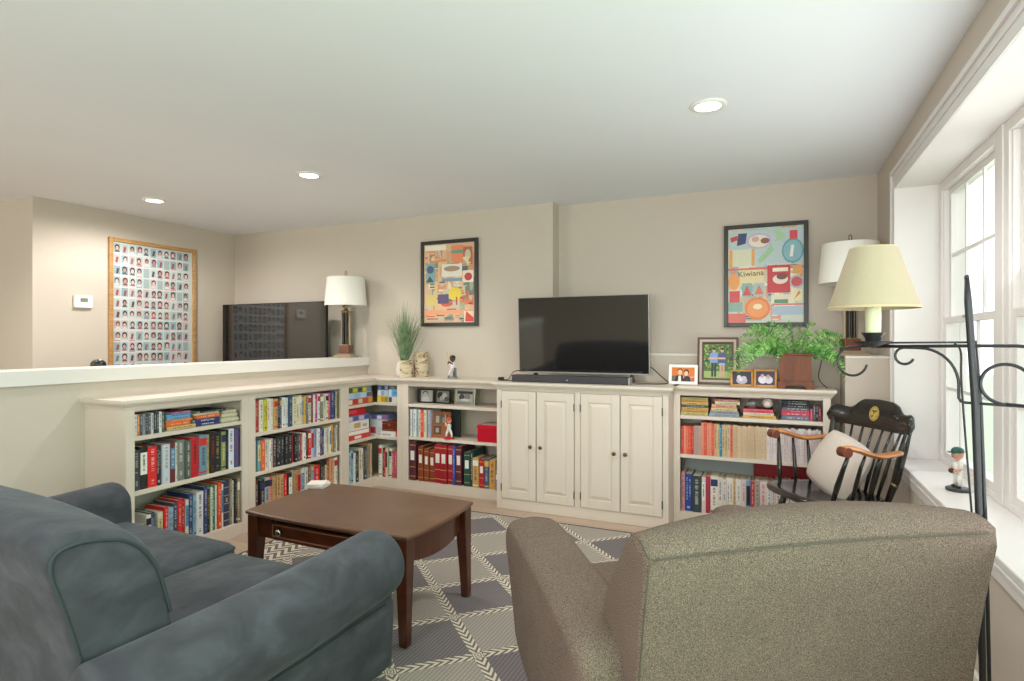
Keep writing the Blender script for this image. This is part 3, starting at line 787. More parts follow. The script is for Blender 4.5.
lying(W1, PI/2, 0.535, 0.7755, [('2F3A70', .022, .17, .0, 'New Zealand'), ('333E78', .024, .17, .0, 'New Zealand'), ('E8702C', .024, .17, .008), ('C9BDA4', .012, .18, -.01), ('2E3236', .012, .19, .04)],
      'the navy stack near the sofa', 'books lying on the top shelf nearest the sofa', rl)
# folded white cloth bag at the right end of that shelf
m_ = MB()
for k, (z0, z1, s_) in enumerate(((0.7755, 0.805, 0.0), (0.806, 0.832, 0.012), (0.833, 0.852, 0.022))):
    m_.softbox(-3.53, -3.31-s_, 2.70+s_, 2.838, z0, z1, 0.011, 0.006, 4)
tag(m_.build('folded_bag', plain('bag_cloth', 'C8C4A8', 0.9, var=0.15, scale=30, bump=0.5, bscale=50), smooth=True), 'folded cream cloth bag at the right end of the sofa-side top shelf', 'bag')

W2 = (-3.29, 2.898)
G2 = 'books in the second bookcase behind the coffee table'
shelf_row(W2, PI/2, 0.060, 0.925, 0.6725, 0.245, [
    ('D4C4B8', .3, .85), ('B43834', 1.0, .92, 'title', 'E0C8A0'), ('E0DCD0', .9, .92), ('CCC43C', 1.0, .92), ('E8E6E0', .9, .94, 'title', 'C83030'), ('DEDBD2', .7, .92, 'title', 'C03048'), ('C8A060', .9, .9), ('22242A', .7, .93, 'title', 'D8D8D8'), ('5A6478', .5, .9), ('E4E4E4', .9, .92, 'two', '3A3A44'), ('DADAD8', .6, .9), ('34506A', 1.0, .94),
    ('D8D0B4', 1.1, .9), ('DED6B8', .8, .9), ('D8CCAC', .8, .92), ('C4BCA8', .6, .86), ('E0B050', .4, .88), ('6E7078', .6, .86), ('D6CEBC', .9, .88), ('70242A', .5, .9), ('DCDAD4', .7, .88), ('B43A84', .7, .9), ('E0E2E4', .7, .9), ('7A7C60', .9, .86), ('D4CEBA', .8, .88), ('D8D4C4', .8, .88), ('E04A5C', .8, .9, 'title'), ('38487C', 1.2, .94), ('2A3050', .4, .92), ('C8BC94', .7, .9)],
    'the top shelf above the table', G2, seed=21)
shelf_row(W2, PI/2, 0.060, 0.925, 0.3955, 0.245, [
    ('8A9C58', .8, .9), ('6AA4B8', .7, .88), ('E06A30', 1.0, .88), ('D8CFC4', 1.0, .86, 'title', '3A3A3A'), ('E4E2DE', .6, .86), ('D8B8B0', .6, .86), ('4A4A50', .8, .86), ('242426', 1.1, .9, 'two'), ('303236', .9, .9), ('26262A', .8, .9, 'title', 'D8D8D8'), ('2C2C30', 1.2, .9), ('C8302C', .6, .86, 'title', '1C1C1C'), ('242424', .9, .86), ('54545C', .9, .84, 'title', 'E0E0E0'),
    ('D44A30', .5, .84), ('E6E4E0', .9, .86), ('2A2424', .8, .86), ('CC2C28', .9, .88, 'band'), ('B4B8D4', .8, .92), ('9498B4', .7, .9, 'title', '3A3A44'), ('DEDEE2', .9, .9), ('4A3A72', .9, .92), ('605E62', .6, .86), ('DCD8CE', .8, .86), ('C8C0A8', .6, .88), ('E4E0D4', .5, .9), ('E8A82C', 1.0, .95), ('7E7E7C', .6, .9), ('DCD6C4', .7, .9)],
    'the middle shelf above the table', G2, seed=22)
shelf_row(W2, PI/2, 0.060, 0.925, 0.0855, 0.262, [
    ('54382A', 1.1, .96), ('26242A', 1.0, .94, 'band'), ('A4A8B4', 1.1, .96, 'band'), ('E06434', .8, .93), ('C49C6C', .8, .94, 'two'), ('BC9468', .8, .94), ('C8A070', .9, .94), ('D02C2C', .9, .92), ('2A2424', .8, .92), ('B8AC98', .6, .96), ('C09060', .9, .94, 'two'), ('B88C60', .9, .92), ('C8CCD0', .9, .94), ('D0CEC8', .8, .94), ('7A5240', .7, .94), ('C4A080', .7, .93), ('D42A28', 1.7, .92, 'slimline'),
    ('2C2A2C', 1.0, 1.0), ('22242A', .7, 1.0), ('9A5A44', .7, 1.0), ('DC9468', .9, 1.02), ('C8B8A0', .6, .98), ('E4DED2', .9, 1.0)],
    'the bottom shelf behind the table', G2, seed=23)

# corner unit ---------------------------------------------------------------
G3 = 'games and boxes in the corner bookcase'
def game_box(x0, x1, y0, y1, z0, z1, c, label, accents, face='-y', kind='game_box', group=G3):
    """carton with a printed front; face '+x' or '-y'"""
    m_ = MB(); m_.box(x0, x1, y0, y1, z0, z1, c)
    rnd = random.Random(int(abs(x0*1000)+z0*777))
    for a in accents:
        ca, u0, u1, v0, v1 = a
        if face == '-y': m_.box(x0+(x1-x0)*u0, x0+(x1-x0)*u1, y0-0.0006, y0, z0+(z1-z0)*v0, z0+(z1-z0)*v1, ca)
        else: m_.box(x1, x1+0.0006, y0+(y1-y0)*u0, y0+(y1-y0)*u1, z0+(z1-z0)*v0, z0+(z1-z0)*v1, ca)
    o = m_.build(kind, M['gloss'], bevel=0.001); tag(o, label, 'box', group); 
    return o
pic = lambda cs: [(c_, i/len(cs)+0.02, (i+1)/len(cs)-0.02, 0.12, 0.9) for i, c_ in enumerate(cs)]
# wing-facing stack (front at x=-3.31), top shelf
game_box(-3.55, -3.312, 3.94, 4.28, 0.7605, 0.812, 'C84A3A', 'red and white jigsaw box at the bottom of the top corner-shelf stack', pic(['E8E0D4', 'B83028', 'D8C8B0', 'C85848', 'E0A040']), '+x')
game_box(-3.55, -3.315, 3.945, 4.275, 0.8125, 0.862, 'A8C4DC', 'pale blue jigsaw box in the middle of the top corner-shelf stack', pic(['B8D0E4', '98B8D4', 'C0D4E4', '7A5060']), '+x')
game_box(-3.55, -3.318, 3.95, 4.27, 0.8625, 0.908, '8A9440', 'olive jigsaw box on top of the top corner-shelf stack', pic(['4A5A34', 'C8BC48', '38404A', 'D8C850', '6A8AB0']), '+x')
game_box(-3.285, -3.17, 4.312, 4.5, 0.7605, 0.815, 'D8B83A', 'yellow puzzle box in the corner of the top shelf', pic(['E8D048', 'B89430', '8A8A40']))
game_box(-3.285, -3.17, 4.315, 4.5, 0.8155, 0.87, 'C8CCD4', 'white and blue puzzle box in the corner of the top shelf', pic(['DCE4EC', '98A8C0', 'B8C8D8']))
game_box(-3.285, -3.17, 4.318, 4.5, 0.8705, 0.912, '4A5A7C', 'dark blue puzzle box high in the corner of the top shelf', pic(['6A80A8', '384868', '90A4C0']))
game_box(-3.165, -3.028, 4.312, 4.5, 0.7605, 0.815, 'D8D4CE', 'white carton at the right of the top corner shelf', [('4A4A50', .04, .3, .1, .9), ('8A3A40', .7, .8, .3, .6)])
game_box(-3.165, -3.028, 4.315, 4.5, 0.8155, 0.88, '6AA0C8', 'sky blue puzzle box at the right of the top corner shelf', [('C8D8E4', .02, .25, .05, .95), ('4A88B8', .4, .9, .3, .7)])
game_box(-3.165, -3.028, 4.318, 4.5, 0.8805, 0.915, '44484E', 'dark grey flat box at the top right of the corner shelf', [('7A7E84', .1, .5, .2, .8)])
# middle shelf
game_box(-3.56, -3.312, 3.94, 4.24, 0.4555, 0.535, 'D03A30', 'red and white game box at the foot of the middle corner shelf', [('F0ECE4', .05, .95, .55, .95), ('E8E0D8', .3, .6, .1, .4)], '+x')
game_box(-3.56, -3.315, 3.94, 4.23, 0.5355, 0.615, 'E6E2DC', 'white game box with tan emblem on the middle corner shelf', [('C8A060', .3, .6, .25, .8), ('B0A8A0', .7, .9, .3, .6)], '+x')
game_box(-3.56, -3.322, 3.945, 4.25, 0.6155, 0.662, '8A8CB8', 'lilac patterned flat box on the middle corner shelf', pic(['D8D8E8', '5A5E98', 'C8C0D8', '44508C']), '+x')
game_box(-3.56, -3.345, 3.98, 4.22, 0.6625, 0.72, 'D42A34', 'bright red box topping the middle corner shelf', [('E85058', .1, .5, .3, .8)], '+x')
game_box(-3.40, -3.20, 4.335, 4.58, 0.4555, 0.60, 'C8CCD0', 'white printed game box standing in the corner, middle shelf', [('C84048', .1, .4, .1, .5), ('D8D8DC', .5, .9, .5, .9), ('3A8A6A', .0, .08, 0, 1)])
game_box(-3.42, -3.19, 4.33, 4.58, 0.6005, 0.64, '7C80B0', 'purple and white game box high in the corner, middle shelf', pic(['C8A8C0', '5A64A0', 'E0D8E4', '8A5A90']))
game_box(-3.245, -3.085, 4.31, 4.325, 0.4555, 0.5, 'E8E6E2', 'thin white box under the brown chest on the middle corner shelf', [('B0ACB0', .1, .7, .2, .5)])
ch_ = empty('wooden_chest', (-3.165, 4.40, 0.5), 0, 'small brown leather chest on the middle corner shelf', 'chest')
m_ = MB(); m_.box(-0.08, 0.075, -0.07, 0.07, 0.001, 0.062, '6E2A18'); m_.box(-0.075, 0.07, -0.071, -0.07, 0.01, 0.014, 'A06A40'); m_.build('chest_body', M['gloss'], ch_, bevel=0.003)
m_ = MB(); m_.box(-0.082, 0.077, -0.072, 0.072, 0.0625, 0.09, '7A301C'); m_.build('chest_lid', M['gloss'], ch_, bevel=0.008)
m_ = MB(); m_.box(-0.01, 0.01, -0.076, -0.072, 0.05, 0.07); m_.build('clasp', M['gold'], ch_)
game_box(-3.245, -3.085, 4.326, 4.5, 0.4555, 0.4995, 'E0DEDC', 'white box directly beneath the brown chest', [])
game_box(-3.082, -3.026, 4.315, 4.48, 0.4555, 0.51, 'D83A30', 'orange-red carton at the right end of the middle corner shelf', [('E8A090', .1, .9, .1, .3)])
game_box(-3.075, -3.026, 4.325, 4.48, 0.5105, 0.58, '6A6488', 'purple figured box at the right end of the middle corner shelf', [('C8C0D0', .1, .5, .2, .6), ('C85050', .5, .8, .5, .9)])
shelf_row((-3.29, 3.93), PI/2, 0.004, 0.352, 0.0855, 0.305, [('A8C8D4', 1.0, .9), ('8CB8CC', .9, .92), ('DCDCD8', .4, .85), ('3A3A3C', 1.0, .88, 'two', 'E0D8B0'), ('DCD6C4', 1.0, .94), ('E0DCD0', .6, .93), ('44444C', .9, .96, 'two'), ('8C8C8A', .7, .94), ('C49458', .7, 1.0), ('DCD0B8', .5, .98)],
          'the bottom corner shelf, left side', 'books in the corner bookcase', seed=31)
shelf_row((-3.27, 4.295), 0, 0.0, 0.245, 0.0855, 0.29, [('E6E2D4', 1.2, .98), ('3E2C24', .6, .9), ('C43A44', .7, .85), ('D8CCA8', .7, .92), ('9CAC9C', .6, .93), ('D8D4C4', .9, .9), ('C0505C', .9, .84, 'slimline'), ('C45862', .9, .84, 'slimline'), ('BC4C5A', 1.0, .84, 'slimline'), ('A8444E', .5, .82, 'slimline')],
          'the bottom corner shelf, right side', 'books in the corner bookcase', seed=32)

# left bookcase -------------------------------------------------------------
LB = (-3.004, 4.295)
shelf_row(LB, 0, 0.064, 0.962, 0.0855, 0.345, [
    ('5A2A36', 1.15, 1.0, 'album'), (None, .35, 0), ('8A3E22', .9, .88, 'album'), (None, .12, 0), ('8E4226', .85, .84, 'album'), (None, .1, 0), ('8A3E24', .85, .82, 'album'),
    ('A41C2C', 1.15, .98, 'album'), ('9E1A2A', 1.1, .97, 'album'), ('A41E2E', .95, .97, 'album'), ('2E4E9E', .45, .97, 'slimline'), ('5E2634', .95, .96, 'album'), (None, .35, 0), ('1E4A40', 1.05, .84, 'album'), ('24463E', .45, .9, 'slimline'),
    ('C89C5C', 1.0, .72, 'band'), ('B81E2C', .8, .7, 'album'), ('4A5E80', .75, .72, 'band'), ('CC9C58', 1.0, .7, 'slimline'), ('7E8088', .8, .48, 'album')],
    'the album shelf', 'photo albums and binders on the bottom shelf', seed=41, kind='photo_album', noun='album', D=0.26)
shelf_row(LB, 0, 0.064, 0.285, 0.4725, 0.245, [('8A2430', .25, .98, 'slimline'), ('D8DCDC', .8, .98, 'slimline'), ('7A9CA0', .3, .96, 'slimline'), ('E0E2E0', 1.0, .98, 'slimline'), ('8AA8B0', .5, .98, 'slimline'), ('E4DED0', .9, .98, 'slimline'), ('DE4A30', 1.1, .98, 'slimline'), ('D8D4BC', .9, .98, 'slimline'), ('4A5A54', .4, .96, 'slimline'), ('AEB0C4', .8, .98, 'slimline')],
          'the album bookcase middle shelf', 'slim volumes left of the picture book', seed=42, D=0.2)
# picture book leaning with its cover showing
pb = empty('picture_book', (-2.655, 4.345, 0.473), 0, 'brown picture book standing with its photo cover facing out', 'book', rot=(-0.10, 0, 0.22))
m_ = MB(); m_.box(-0.065, 0.10, 0, 0.004, 0, 0.225, '9A5C34'); m_.box(-0.065, 0.10, 0.02, 0.024, 0, 0.225, '9A5C34'); m_.box(-0.065, -0.062, 0, 0.024, 0, 0.225, '8A5030'); m_.build('cover', M['gloss'], pb)
m_ = MB(); m_.box(-0.062, 0.098, 0.0042, 0.0198, 0.002, 0.223, 'DDD2BA'); m_.build('pages', M['attr'], pb)
m_ = MB(); m_.box(-0.045, 0.08, -0.001, 0, 0.12, 0.20, '6A5A50'); m_.box(-0.03, 0.0, -0.0015, -0.001, 0.13, 0.19, 'B0A498'); m_.box(0.03, 0.06, -0.0015, -0.001, 0.13, 0.18, '9C8C80')
m_.box(-0.045, 0.02, -0.001, 0, 0.03, 0.10, '504440'); m_.box(-0.03, 0.0, -0.0015, -0.001, 0.045, 0.085, 'A89C90'); m_.build('cover_photos', M['gloss'], pb)
m_ = MB(); m_.box(-2.66, -2.50, 4.45, 4.462, 0.473, 0.72, '2E3634'); tag(m_.build('folder', M['attr']), 'dark folder standing behind the baseball batter figurine', 'folder')

def figurine(loc, rotz, s, cols, pose, label, name='figurine', group=None):
    """small baseball player on a base. cols: cap, skin, shirt, trousers, shoes, base"""
    e_ = empty(name, loc, rotz, label, 'figurine', group)
    cap_, skin, shirt, trou, shoe, base_ = cols
    m_ = MB(); m_.lathe([(0.030*s, 0), (0.032*s, 0.002*s), (0.032*s, 0.008*s), (0.029*s, 0.010*s)], n=24, c=base_); m_.build('base', M['gloss'], e_, autosmooth=40)
    m_ = MB(); z0 = 0.010*s
    lx = 0.016*s if pose == 'bat' else 0.009*s
    for sg in (-1, 1):
        m_.tube([(sg*lx*1.25, 0, z0+0.004*s), (sg*lx*1.1, 0, z0+0.022*s), (sg*0.006*s, 0, z0+0.048*s)], [0.0055*s, 0.0068*s, 0.0085*s], 10, trou)
        m_.sphere(sg*lx*1.3, -0.004*s, z0+0.004*s, 0.006*s, 10, shoe, 1, 1.5, 0.7)
    m_.tube([(0, 0, z0+0.042*s), (0, 0, z0+0.056*s), (0, 0, z0+0.074*s), (0, 0, z0+0.083*s)], [0.012*s, 0.0115*s, 0.0145*s, 0.006*s], 14, shirt)
    if pose == 'bat':
        arms = [[(-0.013*s, 0, z0+0.076*s), (-0.026*s, -0.004*s, z0+0.072*s), (-0.022*s, -0.006*s, z0+0.088*s)], [(0.013*s, 0, z0+0.076*s), (0.004*s, -0.014*s, z0+0.074*s), (-0.018*s, -0.010*s, z0+0.085*s)]]
    else:
        arms = [[(-0.013*s, 0, z0+0.076*s), (-0.020*s, -0.003*s, z0+0.060*s), (-0.006*s, -0.014*s, z0+0.052*s)], [(0.013*s, 0, z0+0.076*s), (0.020*s, -0.003*s, z0+0.060*s), (0.006*s, -0.014*s, z0+0.052*s)]]
    for a in arms:
        m_.tube(a[:2], [0.0055*s, 0.005*s], 8, shirt); m_.tube(a[1:], [0.0045*s, 0.004*s], 8, skin); m_.sphere(*a[2], 0.0052*s, 8, skin)
    m_.tube([(0, 0, z0+0.080*s), (0, 0, z0+0.090*s)], 0.005*s, 8, skin)
    m_.sphere(0, 0, z0+0.104*s, 0.0165*s, 18, skin, 0.92, 1, 1.08)
    m_.sphere(0, -0.017*s, z0+0.102*s, 0.003*s, 8, skin)
    for sg in (-1, 1):
        m_.sphere(sg*0.006*s, -0.0152*s, z0+0.106*s, 0.002*s, 6, '2A2020'); m_.sphere(sg*0.0155*s, 0, z0+0.103*s, 0.004*s, 8, skin, 0.5, 1, 1)
    m_.box(-0.004*s, 0.004*s, -0.0165*s, -0.015*s, z0+0.0955*s, z0+0.097*s, 'A04840')
    m_.build('body', M['gloss'], e_, smooth=True)
    m_ = MB(); rings = [[(r_*s*math.cos(2*PI*i/18), r_*s*math.sin(2*PI*i/18), z0+z*s) for i in range(18)] for r_, z in ((0.0172, 0.109), (0.0175, 0.114), (0.0145, 0.121), (0.008, 0.125), (0.002, 0.126))]
    m_.loft(rings, cap_)
    m_.prism([(0.0165*s*math.cos(a), 0.0165*s*math.sin(a)-(0.013*s if -PI*0.85 < a < -PI*0.15 else 0)) for a in [-PI+PI*k/12 for k in range(13)]], 'z', z0+0.1085*s, z0+0.1105*s, cap_)
    m_.build('cap', M['gloss'], e_, smooth=False)
    if pose == 'bat':
        m_ = MB(); m_.tube([(-0.020*s, -0.008*s, z0+0.078*s), (-0.022*s, -0.004*s, z0+0.095*s), (-0.03*s, 0.006*s, z0+0.13*s), (-0.032*s, 0.008*s, z0+0.14*s)], [0.002*s, 0.002*s, 0.0045*s, 0.0045*s], 8, 'C8A878'); m_.build('bat', M['gloss'], e_, smooth=True)
    else:
        m_ = MB(); m_.sphere(0, -0.018*s, z0+0.052*s, 0.0085*s, 12, '4A3428'); m_.build('glove', M['gloss'], e_, smooth=True)
    return e_
figurine((-2.545, 4.335, 0.4728), 0.0, 1.38, ('D8502C', 'E8B898', 'F0EEEA', 'F2F0EC', 'B8B4B0', 'C4202C'), 'bat', 'red-capped baseball batter figurine on a red base, beside the picture book')
rb = empty('gift_box', (-2.145, 4.40, 0.4728), 0, 'lidded bright red box at the right end of the middle shelf', 'box')
m_ = MB(); m_.box(-0.115, 0.085, -0.085, 0.12, 0.0, 0.112, 'C00A28'); m_.build('box_body', M['gloss'], rb, bevel=0.002)
m_ = MB(); m_.box(-0.118, 0.088, -0.088, 0.123, 0.1125, 0.14, 'C8142E'); m_.box(-0.10, 0.07, -0.06, 0.1, 0.14, 0.1405, 'D8CFCB'); m_.build('lid', M['gloss'], rb, bevel=0.002)

# photo frames ---------------------------------------------------------------
def photo_frame(name, loc, rotz, tilt, W, Hh, fw, fmat, label, paint, mat_border=None, cat='picture frame', depth=0.015, group=None, two_tone=None):
    e_ = empty(name, loc, 0, label, cat, group, rot=(-tilt, 0, rotz))
    f = MB()
    for (x0, x1, z0, z1) in ((-W/2, -W/2+fw, 0, Hh), (W/2-fw, W/2, 0, Hh), (-W/2+fw, W/2-fw, 0, fw), (-W/2+fw, W/2-fw, Hh-fw, Hh)):
        f.box(x0, x1, 0, depth, z0, z1)
    f.build('frame', fmat, e_, bevel=min(0.003, fw*0.2))
    if two_tone:
        g = MB(); a = fw*0.35; b2 = fw*0.7
        for (x0, x1, z0, z1) in ((-W/2+a, -W/2+b2, a, Hh-a), (W/2-b2, W/2-a, a, Hh-a), (-W/2+b2, W/2-b2, a, b2), (-W/2+b2, W/2-b2, Hh-b2, Hh-a)):
            g.box(x0, x1, -0.002, 0.001, z0, z1, two_tone)
        g.build('inlay', M['attr'], e_)
    p_ = MB(); w_, h_ = W-2*fw, Hh-2*fw
    p_.box(-w_/2, w_/2, depth*0.45, depth*0.8, fw, Hh-fw, mat_border or 'C8C4BC')
    lay = [depth*0.45]
    def R(c, x0, x1, z0, z1):   # fractions of the picture area
        lay[0] -= 0.00001
        p_.add([(-w_/2+w_*x0, lay[0], fw+h_*z0), (-w_/2+w_*x1, lay[0], fw+h_*z0), (-w_/2+w_*x1, lay[0], fw+h_*z1), (-w_/2+w_*x0, lay[0], fw+h_*z1)], [(0, 1, 2, 3)], c)
    def El(c, x, z, rx, rz, n=16):
        lay[0] -= 0.00001
        p_.add([(-w_/2+w_*(x+rx*math.cos(2*PI*i/n)), lay[0], fw+h_*(z+rz*math.sin(2*PI*i/n))) for i in range(n)], [tuple(range(n))], c)
    def Po(c, pts):
        lay[0] -= 0.00001
        p_.add([(-w_/2+w_*x, lay[0], fw+h_*z) for x, z in pts], [tuple(range(len(pts)))], c)
    paint(R, El, Po)
    p_.build('picture', M['gloss'], e_)
    if tilt > 0 and cat != 'wall art':
        s_ = MB(); s_.box(-0.02, 0.02, depth, depth+0.003, 0.02, Hh*0.7); s_.build('easel_back', M['plastic'], e_)
    return e_
def couple(R, El, Po):
    R('D8762C', 0, 1, 0.35, 1); R('6A6258', 0, 0.25, 0, 0.4); Po('2E2C30', [(0.12, 0), (0.2, 0.4), (0.35, 0.5), (0.5, 0.42), (0.55, 0)]); Po('E8E4E0', [(0.28, 0), (0.3, 0.42), (0.4, 0.42), (0.42, 0)])
    El('2A2220', 0.36, 0.78, 0.11, 0.16); El('E8B898', 0.36, 0.66, 0.095, 0.2); Po('342A34', [(0.5, 0), (0.55, 0.35), (0.7, 0.42), (0.82, 0.3), (0.85, 0)])
    El('3A2A22', 0.64, 0.68, 0.12, 0.2); El('EABEA0', 0.63, 0.58, 0.09, 0.18); R('C85A48', 0.85, 1, 0, 0.3)
def two_standing(R, El, Po):
    R('4E6A2E', 0, 1, 0, 1)
    rnd = random.Random(3)
    for _ in range(130):
        El(rnd.choice(['3A5424', '6E8A3C', '8AA04A', '5A742E', '2E4420', '9CAE5C']), rnd.random(), rnd.uniform(0.28, 0.97), rnd.uniform(.02, .05), rnd.uniform(.015, .04), 8)
    R('9AB060', 0, 1, 0, 0.2)
    for x, sh, tr in ((0.36, '7C96C8', '20222A'), (0.66, '44527C', 'C8A088')):
        R(tr, x-0.09, x-0.015, 0.04, 0.46); R(tr, x+0.015, x+0.09, 0.04, 0.46)
        if tr == 'C8A088': R('9CB0C8', x-0.1, x+0.1, 0.38, 0.54)
        Po(sh, [(x-0.14, 0.44), (x-0.15, 0.7), (x-0.06, 0.75), (x+0.06, 0.75), (x+0.15, 0.7), (x+0.14, 0.44)])
        R('E0AE90', x-0.15, x+0.12, 0.55, 0.6); El('DCA888', x, 0.81, 0.055, 0.062); El('2E221C', x, 0.85, 0.058, 0.035)
def wedding(R, El, Po):
    R('2E2638', 0, 1, 0, 1); El('B8B0C8', 0.5, 0.3, 0.3, 0.28); El('D8CCD8', 0.36, 0.55, 0.12, 0.18); El('C8BCC8', 0.62, 0.5, 0.14, 0.16); El('E8DCE0', 0.45, 0.35, 0.1, 0.12)
def babies(R, El, Po):
    R('3A3048', 0, 1, 0, 1); El('E4DCE8', 0.35, 0.4, 0.24, 0.3); El('D8D0E0', 0.68, 0.38, 0.22, 0.28); El('C8A8A8', 0.33, 0.66, 0.1, 0.15); El('C0A0A4', 0.64, 0.62, 0.1, 0.15)
def portrait_bw(R, El, Po):
    R('B8B4B0', 0, 1, 0, 1); R('3A3836', 0, 0.16, 0, 1); Po('D8D4D0', [(0.2, 0), (0.28, 0.4), (0.5, 0.5), (0.7, 0.4), (0.8, 0)]); El('484440', 0.48, 0.74, 0.2, 0.2); El('C8C0B8', 0.48, 0.62, 0.16, 0.22)
def outdoors_bw(R, El, Po):
    R('8A8884', 0, 1, 0, 1); El('3A3836', 0.3, 0.6, 0.25, 0.3); El('C8C4C0', 0.62, 0.55, 0.2, 0.3); El('5A5654', 0.8, 0.3, 0.18, 0.2); El('B8B0AC', 0.4, 0.35, 0.15, 0.2)
photo_frame('framed_photo', (-0.612, 4.45, 0.9945), -0.05, 0.14, 0.21, 0.147, 0.022, M['white'], 'small white frame with a couple against orange, right of the television', couple)
photo_frame('framed_photo', (-0.375, 4.53, 0.9945), 0.0, 0.12, 0.29, 0.352, 0.048, plain('brown_frame', '4A2E20', 0.35), 'large brown frame with two people outdoors on the right bookcase', two_standing, two_tone='B8A898')
db = photo_frame('framed_photo', (-0.20, 4.425, 0.9945), 0.22, 0.12, 0.155, 0.12, 0.015, wood('gold_wood', 'B8782C', 'D69A48', 0.35), 'small golden wood frame, left one of the pair, tilted left', wedding)
photo_frame('framed_photo', (-0.050, 4.415, 0.9945), -0.12, 0.12, 0.15, 0.125, 0.015, wood('gold_wood2', 'B8782C', 'D69A48', 0.35), 'small golden wood frame nearest the fern planter', babies)
ff = empty('folding_frame', (-2.76, 4.43, 0.7605), 0, 'folding double frame of black and white portraits on the album bookcase', 'picture frame')
for dx, rz, pf in ((-0.088, 0.10, portrait_bw), (0.088, -0.12, outdoors_bw)):
    s_ = photo_frame('frame_leaf', (dx, 0, 0), rz, 0.06, 0.165, 0.125, 0.012, M['plastic'], 'x', pf)
    for k_ in ('label', 'category'): del s_[k_]
    LABELS.discard('x'); s_.parent = ff
    if dx < 0: portrait_left = s_
pf_ = photo_frame('framed_photo', (-2.44, 4.41, 0.7605), -0.05, 0.12, 0.21, 0.145, 0.026, plain('mosaic_silver', '9C9890', 0.3, 0.6, var=0.6, scale=150), 'ornate speckled silver frame right of the folding frame', lambda R, El, Po: (R('B4B4AE', 0, 1, 0, 1), R('3A3A3A', 0, 1, .75, 1), El('4A4848', .3, .45, .18, .3), El('8A8886', .65, .5, .2, .3), El('D8D8D4', .5, .2, .3, .12)))

# right bookcase -------------------------------------------------------------
RB = (-0.662, 4.33)
mags = []
rr = random.Random(99)
for i in range(5): mags.append((rr.choice(['D8553F', 'E26A50', 'D8886E', 'C83A30', 'E09078']), 1.0, rr.uniform(.84, .87), 'slimline', 'E8B49C'))
for i in range(3): mags.append((rr.choice(['C8A898', 'C89C8C', 'B89890']), 1.0, rr.uniform(.86, .88), 'slimline', 'A08078'))
for i in range(5): mags.append((rr.choice(['D87058', 'E08A70', 'DC5A42', 'E4A088']), 1.0, rr.uniform(.96, 1.0), 'slimline', 'E8B49C'))
mags += [('C8AC84', 1, .95, 'slimline'), ('D4BC94', 1, .94, 'slimline'), ('2F7C98', 1, .95, 'slimline'), ('CCB48C', 1, .94, 'slimline'), ('C4AC88', 1, .95, 'slimline'), ('D2B894', 1, .95, 'slimline'), ('D8705A', 1, .95, 'slimline')]
for i in range(13): mags.append((rr.choice(['C8AC8C', 'D2B898', 'C4A482', 'D8BE9C', 'CCB090']), 0.95, rr.uniform(.93, .96), 'slimline', 'A48C70'))
for i in range(22): mags.append((rr.choice(['D8CCCC', 'E0D6D4', 'D4C4C4', 'DCD0CE', 'CBB8BC', 'E4DCDA']), 0.85, rr.uniform(.93, .96), 'slimline', rr.choice(['A8606A', 'A8887C', 'B89A90'])))
shelf_row(RB, 0, 0.052, 0.960, 0.4985, 0.238, mags, 'the magazine shelf', 'magazines on the middle shelf under the fern', seed=51, kind='magazine', D=0.19, noun='magazine', setback=(0.014, 0.022))
low = [('C88A90', .8, .98), ('2C4690', 1.6, .93, 'two', 'D8DCE8'), ('38464A', 2.0, .92, 'slimline'), ('DCCCC8', .9, .9), ('B8304A', 1.0, .93, 'title', '3A5AA0'), ('E2DAD0', 1.6, .95), ('DCD4CC', .9, .92), ('D8D0C8', .8, .9, 'title', '3A4A80'), ('E6DCD2', 1.4, .93), ('D8B080', .5, .92), ('E0D8D0', 1.2, .92, 'title', '5A6A8A'), ('DCC8C4', .9, .9, 'title', 'B04040'), ('6E98C0', .9, .92), ('C83A48', .8, .9), ('A8A294', 1.0, .92, 'slimline'), ('E4D0CC', 1.4, .9, 'title', 'B85A50'),
       ('E0DCD8', .9, .9), ('D8D0CC', .8, .9, 'title', 'B83A40'), ('E2DED8', 1, .94), ('DCD4CC', .9, .92), ('D8D4D0', 1, .95), ('E0D8D4', .9, .92), ('C8B8B0', .9, .93), ('E2DCD6', 1, .92), ('D0C8C4', .9, .94), ('E4E0DC', 1, .9), ('C8C4C0', .9, .92)]
shelf_row(RB, 0, 0.052, 0.960, 0.0855, 0.285, low, 'the bottom shelf below the magazines', 'books on the bottom shelf under the fern', seed=52, D=0.2)
m_ = MB(); m_.box(-0.665+0.055, -0.13, 4.585, 4.592, 0.0858, 0.46); tag(m_.build('folder', plain('blue_grey_card', 'A8B0B0', 0.7)), 'large blue-grey folder behind the bottom shelf books', 'folder')
m_ = MB(); m_.box(-0.125, 0.26, 4.583, 4.592, 0.0858, 0.462); tag(m_.build('folder', plain('crimson_card', 'A00A1E', 0.5)), 'large crimson folder behind the bottom shelf books', 'folder')
lying(RB, 0, 0.145, 0.7805, [('B8B078', .019, .185, 0), ('C8944C', .019, .185, .0), ('C8A058', .018, .186, .002), ('3E5458', .018, .185, 0), ('CCA860', .02, .184, .002), ('B89050', .016, .185, .0), ('B8A66C', .018, .183, .0)],
      'the tan stack under the white frame', 'books lying in stacks below the fern', rl)
lying(RB, 0, 0.345, 0.7805, [('8C9CA0', .02, .2, .0), ('8A8CA0', .018, .19, .002), ('CDB890', .022, .175, .0), ('D89878', .026, .165, .0), ('C4C4A0', .02, .165, .022), ('A86460', .018, .17, .018)],
      'the stack crowned with dull red', 'books lying in stacks below the fern', rl)
lying(RB, 0, 0.575, 0.7805, [('CCA050', .02, .21, .0), ('D8CCB8', .018, .195, -.005), ('D85A64', .024, .19, -.008)],
      'the low stack carrying the baseball', 'books lying in stacks below the fern', rl)
